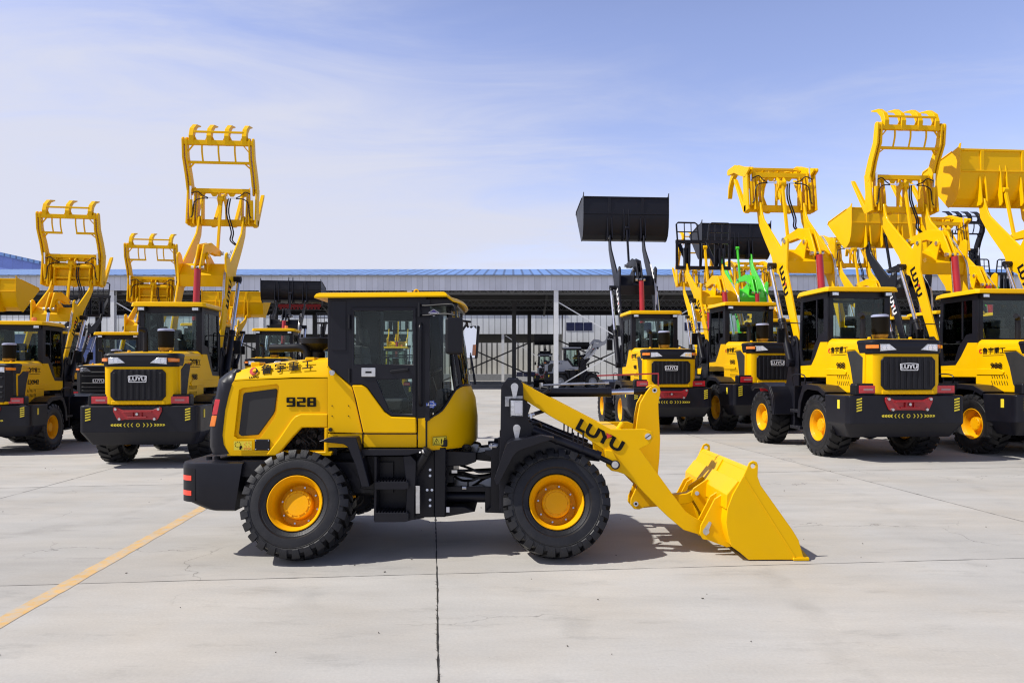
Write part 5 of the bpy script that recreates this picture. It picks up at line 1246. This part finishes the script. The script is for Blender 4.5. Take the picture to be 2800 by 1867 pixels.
# ------------------------------------------------------------------ ground
JOINTS = [((-.25, 2.6), (-3.2, 30)), ((6.85, 3.0), (3.9, 34)), ((-7.15, 5), (-8.4, 30)), ((14.2, 4), (11.5, 34)), ((-13.6, 8), (-15.5, 34)),
          ((-12, 5.55), (12, 7.92)), ((-18, 10.2), (20, 15.5)), ((-26, 15.7), (26, 22.2)), ((-34, 21.2), (34, 29.6)), ((-40, 27), (40, 37)), ((-50, 33), (50, 46))]
def ground_mat():
    m, nt, out = nodes('concrete')
    b = N(nt, 'ShaderNodeBsdfPrincipled', Roughness=.85); b.inputs['Specular IOR Level'].default_value = .25
    tc = N(nt, 'ShaderNodeTexCoord')
    def noise(s, d, sc=(1, 1, 1), r=.6):
        mp = N(nt, 'ShaderNodeMapping'); mp.inputs['Scale'].default_value = sc; nt.links.new(tc.outputs['Object'], mp.inputs[0])
        n = N(nt, 'ShaderNodeTexNoise', Scale=s, Detail=d, Roughness=r); nt.links.new(mp.outputs[0], n.inputs['Vector']); return n.outputs['Fac']
    def rng(f, a, c, lo, hi):
        r = N(nt, 'ShaderNodeMapRange'); r.inputs[1].default_value = a; r.inputs[2].default_value = c; r.inputs[3].default_value = lo; r.inputs[4].default_value = hi
        nt.links.new(f, r.inputs[0]); return r.outputs[0]
    def mul(a, c):
        q = N(nt, 'ShaderNodeMath', operation='MULTIPLY'); nt.links.new(a, q.inputs[0]); nt.links.new(c, q.inputs[1]); return q.outputs[0]
    f = mul(mul(rng(noise(.22, 5), .3, .7, .90, 1.07), rng(noise(1.3, 9, (.45, 1.6, 1)), .3, .7, .89, 1.07)), rng(noise(45, 6), .3, .7, .95, 1.05))
    f = mul(f, rng(noise(2.2, 10, (.5, 1.8, 1), .72), .56, .74, 1, .76))
    f = mul(f, rng(noise(.9, 8, (.25, 2.6, 1), .75), .64, .80, 1, 1.10))
    f = mul(f, rng(noise(7, 5, (1, 1, 1), .75), .66, .74, 1, .88))
    f = mul(f, rng(noise(16, 4, (1, .35, 1), .6), .68, .76, 1, 1.10))
    wp = N(nt, 'ShaderNodeTexNoise', Scale=1.6, Detail=6.0); nt.links.new(tc.outputs['Object'], wp.inputs['Vector'])
    ws = N(nt, 'ShaderNodeVectorMath', operation='SCALE'); ws.inputs['Scale'].default_value = .9; nt.links.new(wp.outputs['Color'], ws.inputs[0])
    wa = N(nt, 'ShaderNodeVectorMath', operation='ADD'); nt.links.new(tc.outputs['Object'], wa.inputs[0]); nt.links.new(ws.outputs[0], wa.inputs[1])
    ck = N(nt, 'ShaderNodeTexVoronoi', feature='DISTANCE_TO_EDGE', Scale=.30); nt.links.new(wa.outputs[0], ck.inputs['Vector'])
    iv = N(nt, 'ShaderNodeMath', operation='SUBTRACT'); iv.inputs[0].default_value = 1; nt.links.new(rng(ck.outputs['Distance'], .0006, .0028, 0, 1), iv.inputs[1])
    f = mul(f, rng(mul(iv.outputs[0], rng(noise(.35, 3), .50, .58, 0, 1)), 0, 1, 1, .62))
    v = N(nt, 'ShaderNodeTexVoronoi', Scale=6.0); nt.links.new(tc.outputs['Object'], v.inputs['Vector'])
    f = mul(f, rng(v.outputs['Distance'], .012, .03, .72, 1))
    # every cast slab has its own tone; the slabs are bounded by the joint lines
    idx = None
    for k, (p, q) in enumerate(JOINTS):
        nx, ny = q[1] - p[1], -(q[0] - p[0])
        dt = N(nt, 'ShaderNodeVectorMath', operation='DOT_PRODUCT'); nt.links.new(tc.outputs['Object'], dt.inputs[0]); dt.inputs[1].default_value = (nx, ny, 0)
        g = N(nt, 'ShaderNodeMath', operation='GREATER_THAN'); nt.links.new(dt.outputs['Value'], g.inputs[0]); g.inputs[1].default_value = nx * p[0] + ny * p[1]
        w_ = N(nt, 'ShaderNodeMath', operation='MULTIPLY'); nt.links.new(g.outputs[0], w_.inputs[0]); w_.inputs[1].default_value = 3.7 if abs(ny) > abs(nx) else 1.3
        if idx is None: idx = w_.outputs[0]
        else:
            s_ = N(nt, 'ShaderNodeMath', operation='ADD'); nt.links.new(idx, s_.inputs[0]); nt.links.new(w_.outputs[0], s_.inputs[1]); idx = s_.outputs[0]
    wn = N(nt, 'ShaderNodeTexWhiteNoise', noise_dimensions='1D'); nt.links.new(idx, wn.inputs['W'])
    f = mul(f, rng(wn.outputs['Value'], 0, 1, .94, 1.04))
    # dark tyre scuffs that sweep across the slabs
    mp = N(nt, 'ShaderNodeMapping'); mp.inputs['Rotation'].default_value = (0, 0, R(12)); nt.links.new(tc.outputs['Object'], mp.inputs[0])
    w = N(nt, 'ShaderNodeTexWave', Scale=.16, Distortion=5.0, Detail=2.0); w.inputs['Detail Scale'].default_value = .6; nt.links.new(mp.outputs[0], w.inputs['Vector'])
    sc = mul(rng(w.outputs['Fac'], .93, 1.0, 0, 1), rng(noise(1.1, 6), .5, .7, 0, 1))
    f = mul(f, rng(sc, 0, 1, 1, .80))
    f = mul(f, rng(noise(.62, 3, (1, 1, 1), .4), .70, .80, 1, .90))
    mx = N(nt, 'ShaderNodeMix', data_type='RGBA'); mx.inputs[6].default_value = (.435, .42, .395, 1); mx.inputs[7].default_value = (.445, .41, .36, 1)
    nt.links.new(rng(noise(.5, 6), .42, .72, 0, 1), mx.inputs[0])
    m2 = N(nt, 'ShaderNodeMix', data_type='RGBA', blend_type='MULTIPLY'); m2.inputs[0].default_value = 1
    nt.links.new(mx.outputs[2], m2.inputs[6]); nt.links.new(f, m2.inputs[7]); nt.links.new(m2.outputs[2], b.inputs['Base Color'])
    bp = N(nt, 'ShaderNodeBump', Strength=.25, Distance=.006); nt.links.new(noise(28, 8), bp.inputs['Height']); nt.links.new(bp.outputs[0], b.inputs['Normal'])
    nt.links.new(b.outputs[0], out.inputs[0]); return m
M['concrete'] = ground_mat()
M['joint'] = pbr('joint_tar', (.02, .019, .018), .9, var=.5, scale=6)
M['lane'] = pbr('worn_yellow_line', (.60, .37, .13), .85, var=.12, scale=4, dirt=.95, dcol=(.44, .40, .34))
struct('ground', lambda b: ext(b, [(-420, -30), (420, -30), (420, 900), (-420, 900)], 'z', -.2, 0), 'concrete', 'pale grey concrete slab yard')
def jointline(p, q, w0, key):
    def fn(b):
        P, Q = Vector(p), Vector(q); L = (Q - P).length; d = (Q - P) / L; m = Vector((-d.y, d.x)); n = int(min(400, L / .10)); rv = random.Random(key); A = []
        wob = 0
        for i in range(n + 1):
            c = P + (Q - P) * i / n; wob = wob * .9 + rv.uniform(-.002, .002); w = w0 * (.55 + rv.random() * .7) * (1.9 if rv.random() < .06 else 1) * (.35 if rv.random() < .10 else 1)
            A.append((b.verts.new((*(c + m * (w / 2 + wob)), .0015)), b.verts.new((*(c - m * (w / 2 - wob)), .0015))))
        for a, c in zip(A, A[1:]): b.faces.new((a[0], c[0], c[1], a[1]))
    struct('joint', fn, 'joint')
for k, (p, q) in enumerate(JOINTS): jointline(p, q, (.015) if k == 0 else .012 if k != 5 else .009, k + 1)
def laneline(b):
    d = Vector((-.092, 1)).normalized(); m = Vector((d.y, -d.x)); P = Vector((-3.62, 3.8)); rv = random.Random(9); n = 150; A = []
    for i in range(n + 1):
        c = P + d * 17 * i / n; A.append((b.verts.new((*(c + m * (.075 + rv.uniform(-.006, .006))), .0028)), b.verts.new((*(c - m * (.075 + rv.uniform(-.006, .006))), .0028))))
    for a, c in zip(A, A[1:]): b.faces.new((a[0], c[0], c[1], a[1]))
struct('painted_line', laneline, 'lane', 'worn yellow line painted on the concrete')
def litter(b):
    rv = random.Random(5)
    for i in range(70):
        x, y = rv.uniform(-5, 6), rv.uniform(4.3, 14); s = rv.choice((.003, .004, .006, .009)); a = rv.uniform(0, pi); e = rv.uniform(.25, 1)
        x *= y / 7
        obox(b, (x, y, .006), (s * 2, s * e, .006), Matrix.Rotation(a, 3, 'Z'))
    for i in range(90):   # dry weeds in the open joint
        y = rv.uniform(3.8, 6.5); x = -.25 - (y - 2.6) * .1077; cyl(b, (x, y, .0), (x + rv.uniform(-.02, .02), y + rv.uniform(-.01, .01), rv.uniform(.004, .02)), .0022, .0005, n=4)
M['litter'] = pbr('dry_litter', (.07, .06, .045), .9, var=.5, scale=4)
lt = part('litter', litter, 'litter'); lt['kind'] = 'stuff'; lt['label'] = 'dry leaf crumbs and weeds scattered over the concrete'; lt['category'] = 'litter'

# ------------------------------------------------------------------ the open shed and what stands behind it
M['fascia'] = sheet('white_sheet', (.63, .65, .73), .55, dark=.55)
M['wall'] = sheet('white_wall_sheet', (.80, .82, .82), .9, dark=.45, depth=.6, wid=.12)
M['slat'] = sheet('striped_fence', (.70, .69, .64), 1.0, depth=1.0, dark=.22, wid=.36)
M['roofblue'] = sheet('blue_roof_sheet', (.15, .29, .62), .95, depth=.8, dark=.5, wid=.3)
M['hallblue'] = sheet('blue_wall_sheet', (.20, .29, .74), 1.6, depth=.3, dark=.85)
M['ceiling'] = pbr('shaded_underside', (.02, .02, .023), .8, var=.1)  # near-black colour paints in the shade under the shed roofs
M['pane'] = pbr('blue_window', (.02, .025, .07), .15, var=.2)
YS, YR, ZB, ZE = 72.0, 100.0, 9.75, 11.25
shed = thing('open_shed', 'long open-fronted steel shed with white fascia and blue sheet roof behind the loaders', 'shed', (0, YS, 0))
XL, XR = -70, 70
def at(b): return b
part('fascia', lambda b: box(b, XL, XR, -.12, 0, ZB, ZE), 'fascia', shed)
def roof(b):
    ym = (YR - YS) / 2
    pr = [(-.45, ZE + .02), (ym, ZE + 2.55), (YR - YS + .4, ZE + .02), (YR - YS + .4, ZE - .08), (ym, ZE + 2.45), (-.45, ZE - .08)]
    ext(b, pr, 'x', XL, XR)
part('roof', roof, 'roofblue', shed)
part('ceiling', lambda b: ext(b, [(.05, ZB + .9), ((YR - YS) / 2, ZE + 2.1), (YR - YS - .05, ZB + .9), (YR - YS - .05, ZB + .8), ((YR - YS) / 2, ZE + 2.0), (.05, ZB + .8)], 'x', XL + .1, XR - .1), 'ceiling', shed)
part('gutter', lambda b: box(b, XL, XR, -.5, -.13, ZE - .12, ZE - .03), 'gutter', shed)
for x in (XL, XR - .15): part('end_wall', lambda b: box(b, x, x + .15, 0, YR - YS, 0, ZE), 'wall', shed)
colx = [-54.1, -39.4, -24.7, -10.1, 4.35, 18.9, 33.5, 48.1]
def hcol(b, x, y, w, h):
    for s in (-1, 1): box(b, x - w / 2, x + w / 2, y + s * w * .5 - .02, y + s * w * .5 + .02, 0, h)
    box(b, x - .02, x + .02, y - w * .48, y + w * .48, 0, h)
for x in colx:
    part('column', lambda b: hcol(b, x, .25, .44, ZB + 1.0), 'column', shed)
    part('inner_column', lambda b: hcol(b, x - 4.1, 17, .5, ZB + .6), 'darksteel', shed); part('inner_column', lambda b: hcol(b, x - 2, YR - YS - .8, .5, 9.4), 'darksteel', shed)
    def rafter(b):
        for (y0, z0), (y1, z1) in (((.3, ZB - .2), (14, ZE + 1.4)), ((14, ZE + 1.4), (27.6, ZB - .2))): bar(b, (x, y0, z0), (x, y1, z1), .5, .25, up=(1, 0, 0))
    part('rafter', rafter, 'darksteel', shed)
for x in (-39.4, 4.35):
    part('brace', lambda b: bar(b, (x + .2, .3, ZB - 1.1), (x + 14.4, .3, .3), .10), 'column', shed); part('brace', lambda b: bar(b, (x + .2, .45, .3), (x + 14.4, .45, ZB - 1.1), .10), 'column', shed)
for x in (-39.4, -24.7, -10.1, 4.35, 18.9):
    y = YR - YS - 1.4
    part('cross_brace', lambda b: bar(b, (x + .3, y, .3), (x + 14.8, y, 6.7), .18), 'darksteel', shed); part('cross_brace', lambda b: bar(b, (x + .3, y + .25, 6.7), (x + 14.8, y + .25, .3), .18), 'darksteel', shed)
for y, z in ((1.5, ZB + .5), (5, ZB + .75), (9, ZB + 1.1), (20, ZB + 1.0), (24, ZB + .6)):
    def purlin(b):
        for dz in (0, -.55): bar(b, (XL + 1, y, z + dz), (XR - 1, y, z + dz), .07)
        n = 170
        for i in range(n):
            x = XL + 1 + (XR - XL - 2) * i / n; dx = (XR - XL - 2) / n
            bar(b, (x, y, z - .55), (x + dx / 2, y, z), .04); bar(b, (x + dx / 2, y, z), (x + dx, y, z - .55), .04)
    part('lattice_purlin', purlin, 'gutter', shed)
part('rear_fascia', lambda b: box(b, XL, XR, YR - YS - .3, YR - YS - .1, 9.45, ZB + .85), 'ceiling', shed)  # dark colour stands for the unlit inner face of the rear eave
part('banner', lambda b: (box(b, -27.2, -22.2, 13, 13.05, 9.25, 9.6), [box(b, -27 + .4 * k, -26.75 + .4 * k, 12.96, 12.99, 9.0, 9.2) for k in range(12)]), 'red', shed)
part('floor_kerb', lambda b: box(b, XL, XR, YR - YS + .2, YR - YS + .8, 0, .35), 'gutter', shed)

s2 = thing('second_shed', 'second open shed of white sheet seen through the first one', 'shed', (0, 112, 0))
part('fascia', lambda b: box(b, -110, 7.6, 0, .12, 7.5, 11.4), 'wall', s2)
part('roof', lambda b: ext(b, [(-.3, 11.45), (20, 9.2), (20, 9.1), (-.3, 11.35)], 'x', -110, 7.6), 'gutter', s2)
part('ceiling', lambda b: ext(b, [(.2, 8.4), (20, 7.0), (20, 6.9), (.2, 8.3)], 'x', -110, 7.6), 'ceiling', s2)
for k in range(9): part('column', lambda b: hcol(b, -1.4 - 12 * k, .4, .42, 7.6), 'column', s2)
for k in range(9): part('brace', lambda b: bar(b, (-1.0 - 12 * k, .4, 7.3), (4.5 - 12 * k, .4, 3.6), .12), 'column', s2)
wh = thing('warehouse', 'white sheet warehouse with blue windows right of the open shed bay', 'warehouse', (0, 112, 0))
part('wall', lambda b: box(b, 7.8, 90, 0, 25, 0, 11.6), 'wall', wh)
for k in range(12): part('window', lambda b: box(b, 8.3 + 1.35 * k + (k // 3) * 5, 9.55 + 1.35 * k + (k // 3) * 5, -.06, -.005, 8.0, 9.25), 'pane', wh)
fe = thing('striped_fence', 'tall pale vertically striped sheet fence behind the sheds', 'fence', (-10, 140, 0))
part('panel', lambda b: box(b, -76, 32, 0, .12, 1.25, 7.2), 'slat', fe)
part('base_wall', lambda b: box(b, -76, 32, -.15, .3, 0, 1.23), 'gutter', fe)
for k in range(24): part('post', lambda b: box(b, -60 + 3.9 * k - .07, -60 + 3.9 * k + .07, .13, .27, 0, 7.9), 'column', fe)

hall = thing('blue_hall', 'tall hall with blue sheet gable at the far left', 'hall', (-95, 118, 0))
def hallw(b):
    ext(b, [(-60, 0), (31, 0), (31, 16.5), (12.4, 20.6), (-60, 36.4)], 'y', 0, 60)
part('gable', hallw, 'hallblue', hall)
part('eave', lambda b: (bar(b, (31.4, -.3, 16.5), (12.4, -.3, 20.75), .35, .5), bar(b, (12.4, -.3, 20.75), (-60, -.3, 36.6), .35, .5)), 'roofblue', hall)

# ------------------------------------------------------------------ white van on the far side of the shed
van = thing('parked_van', 'small white van parked beyond the shed, tail to the left', 'van', (2.3, 104, 0), 0)
M['vanwhite'] = pbr('van_paint', (.72, .73, .74), .3, coat=.4, var=.03)
def vbody(b):
    ext(b, [(-1.95, .35), (-1.98, .9), (-1.80, 1.75), (-1.6, 1.88), (.9, 1.9), (1.2, 1.8), (1.75, 1.05), (2.0, .85), (2.0, .35)], 'y', -.8, .8)
vb = part('body', vbody, 'vanwhite', van, bev=.06, seg=2)
part('window', lambda b: [ext(b, q, 'y', -.815, .815) for q in ([(-1.7, 1.1), (-1.62, 1.65), (-.8, 1.7), (-.8, 1.1)], [(-.7, 1.1), (-.7, 1.7), (.2, 1.72), (.2, 1.1)], [(.3, 1.1), (.3, 1.72), (.85, 1.72), (1.45, 1.1)])], 'pane', vb)
part('tail_light', lambda b: [box(b, -2.0, -1.93, s * .72 - .07, s * .72 + .07, .8, 1.2) for s in (-1, 1)], 'lens', vb)
for x in (-1.2, 1.25):
    for s in (-1, 1):
        w = part('wheel', lambda b: cyl(b, (x, s * .62, .31), (x, s * .82, .31), .2, n=16), 'steel', van); part('tyre', lambda b: lathe(b, [(-.1, .19), (-.1, .29), (-.06, .31), (.06, .31), (.1, .29), (.1, .19)], 24, 'y', (x, s * .74, .31)), 'rubber', w)

# ------------------------------------------------------------------ sky, sun, camera
SUN_EL, SUN_AZ = 50, -104          # degrees; azimuth measured from +y towards +x
d = Vector((sin(R(SUN_AZ)) * cos(R(SUN_EL)), cos(R(SUN_AZ)) * cos(R(SUN_EL)), sin(R(SUN_EL))))
sl = bpy.data.lights.new('sun', 'SUN'); sl.energy = 5.0; sl.angle = R(.55); sl.color = (1, .965, .90)
so = bpy.data.objects.new('sun', sl); COL.objects.link(so); so.rotation_euler = d.to_track_quat('Z', 'Y').to_euler(); so.location = d * 60
W = bpy.data.worlds.new('World'); S.world = W; W.use_nodes = True
nt = W.node_tree; nt.nodes.clear()
out = nt.nodes.new('ShaderNodeOutputWorld'); bg = nt.nodes.new('ShaderNodeBackground'); bg.inputs[1].default_value = .10
sk = nt.nodes.new('ShaderNodeTexSky'); sk.sky_type = 'NISHITA'; sk.sun_disc = False; sk.sun_elevation = R(SUN_EL); sk.sun_rotation = R(SUN_AZ); sk.air_density = 1.0; sk.dust_density = .6; sk.ozone_density = 2.0
tint = nt.nodes.new('ShaderNodeMix'); tint.data_type = 'RGBA'; tint.blend_type = 'MULTIPLY'; tint.inputs[0].default_value = 1; tint.inputs[7].default_value = (1.155, .93, 1.0, 1)
tc = nt.nodes.new('ShaderNodeTexCoord'); sep = nt.nodes.new('ShaderNodeSeparateXYZ'); nt.links.new(tc.outputs['Generated'], sep.inputs[0])
gain = nt.nodes.new('ShaderNodeMapRange'); gain.interpolation_type = 'SMOOTHSTEP'
for i, v in enumerate((.40, .75, 2.14, .6), 1): gain.inputs[i].default_value = v
nt.links.new(sep.outputs[2], gain.inputs[0])
sc_ = nt.nodes.new('ShaderNodeVectorMath'); sc_.operation = 'SCALE'; nt.links.new(sk.outputs[0], sc_.inputs[0]); nt.links.new(gain.outputs[0], sc_.inputs['Scale']); nt.links.new(sc_.outputs[0], tint.inputs[6])
# thin high cloud: streaks on a layer seen at a slant, more of it towards the left and the horizon
dv = nt.nodes.new('ShaderNodeMath'); dv.operation = 'MAXIMUM'; dv.inputs[1].default_value = .03; nt.links.new(sep.outputs[2], dv.inputs[0])
ad = nt.nodes.new('ShaderNodeMath'); ad.operation = 'ADD'; ad.inputs[1].default_value = .10; nt.links.new(dv.outputs[0], ad.inputs[0])
vd = nt.nodes.new('ShaderNodeVectorMath'); vd.operation = 'DIVIDE'; cb = nt.nodes.new('ShaderNodeCombineXYZ')
for i in range(3): nt.links.new(ad.outputs[0], cb.inputs[i])
nt.links.new(tc.outputs['Generated'], vd.inputs[0]); nt.links.new(cb.outputs[0], vd.inputs[1])
mp = nt.nodes.new('ShaderNodeMapping'); mp.inputs['Scale'].default_value = (.55, .9, .0); mp.inputs['Rotation'].default_value = (0, 0, R(-14)); mp.inputs['Location'].default_value = (1.3, .4, 0); nt.links.new(vd.outputs[0], mp.inputs[0])
n1 = nt.nodes.new('ShaderNodeTexNoise'); n1.inputs['Scale'].default_value = .9; n1.inputs['Detail'].default_value = 8; n1.inputs['Roughness'].default_value = .5; n1.inputs['Distortion'].default_value = .5; nt.links.new(mp.outputs[0], n1.inputs['Vector'])
def mr(src, a, c, lo, hi):
    r = nt.nodes.new('ShaderNodeMapRange'); r.interpolation_type = 'SMOOTHSTEP'
    for i, v in enumerate((a, c, lo, hi), 1): r.inputs[i].default_value = v
    nt.links.new(src, r.inputs[0]); return r.outputs[0]
def op(o, a, c):
    q = nt.nodes.new('ShaderNodeMath'); q.operation = o
    for i, v in enumerate((a, c)):
        if isinstance(v, (int, float)): q.inputs[i].default_value = v
        else: nt.links.new(v, q.inputs[i])
    return q.outputs[0]
mp2 = nt.nodes.new('ShaderNodeMapping'); mp2.inputs['Scale'].default_value = (.6, 1.3, .0); mp2.inputs['Rotation'].default_value = (0, 0, R(-24)); mp2.inputs['Location'].default_value = (4.1, 2.2, 0); nt.links.new(vd.outputs[0], mp2.inputs[0])
n2 = nt.nodes.new('ShaderNodeTexNoise'); n2.inputs['Scale'].default_value = 1.7; n2.inputs['Detail'].default_value = 10; n2.inputs['Roughness'].default_value = .62; n2.inputs['Distortion'].default_value = .8; nt.links.new(mp2.outputs[0], n2.inputs['Vector'])
bias = op('ADD', mr(sep.outputs[0], -.60, .50, .27, -.12), mr(sep.outputs[2], .0, .46, .40, -.02))
tex = op('ADD', op('MULTIPLY', n1.outputs['Fac'], .55), op('MULTIPLY', n2.outputs['Fac'], .62))
cov = mr(op('ADD', tex, bias), .52, 1.06, 0, .95)
mix = nt.nodes.new('ShaderNodeMix'); mix.data_type = 'RGBA'; mix.inputs[7].default_value = (7.2, 7.4, 8.6, 1)
nt.links.new(cov, mix.inputs[0]); nt.links.new(tint.outputs[2], mix.inputs[6]); nt.links.new(mix.outputs[2], bg.inputs[0]); nt.links.new(bg.outputs[0], out.inputs[0])

cam = bpy.data.cameras.new('camera'); co = bpy.data.objects.new('camera', cam); COL.objects.link(co); S.camera = co
co.location = (0, 0, 1.85); co.rotation_euler = (R(90), 0, 0); cam.sensor_width = 36; cam.lens = 2000 / 2800 * 36; cam.shift_y = 80.5 / 2800; cam.clip_end = 3000; cam.clip_start = .1
S.render.engine = 'CYCLES'; S.cycles.max_bounces = 7; S.cycles.diffuse_bounces = 3; S.cycles.glossy_bounces = 4; S.cycles.transparent_max_bounces = 16
S.cycles.filter_width = 1.2; S.cycles.use_denoising = True; S.cycles.sample_clamp_indirect = 6
vs = S.view_settings; vs.view_transform = 'Standard'; vs.look = 'None'; vs.exposure = 0; vs.gamma = 1
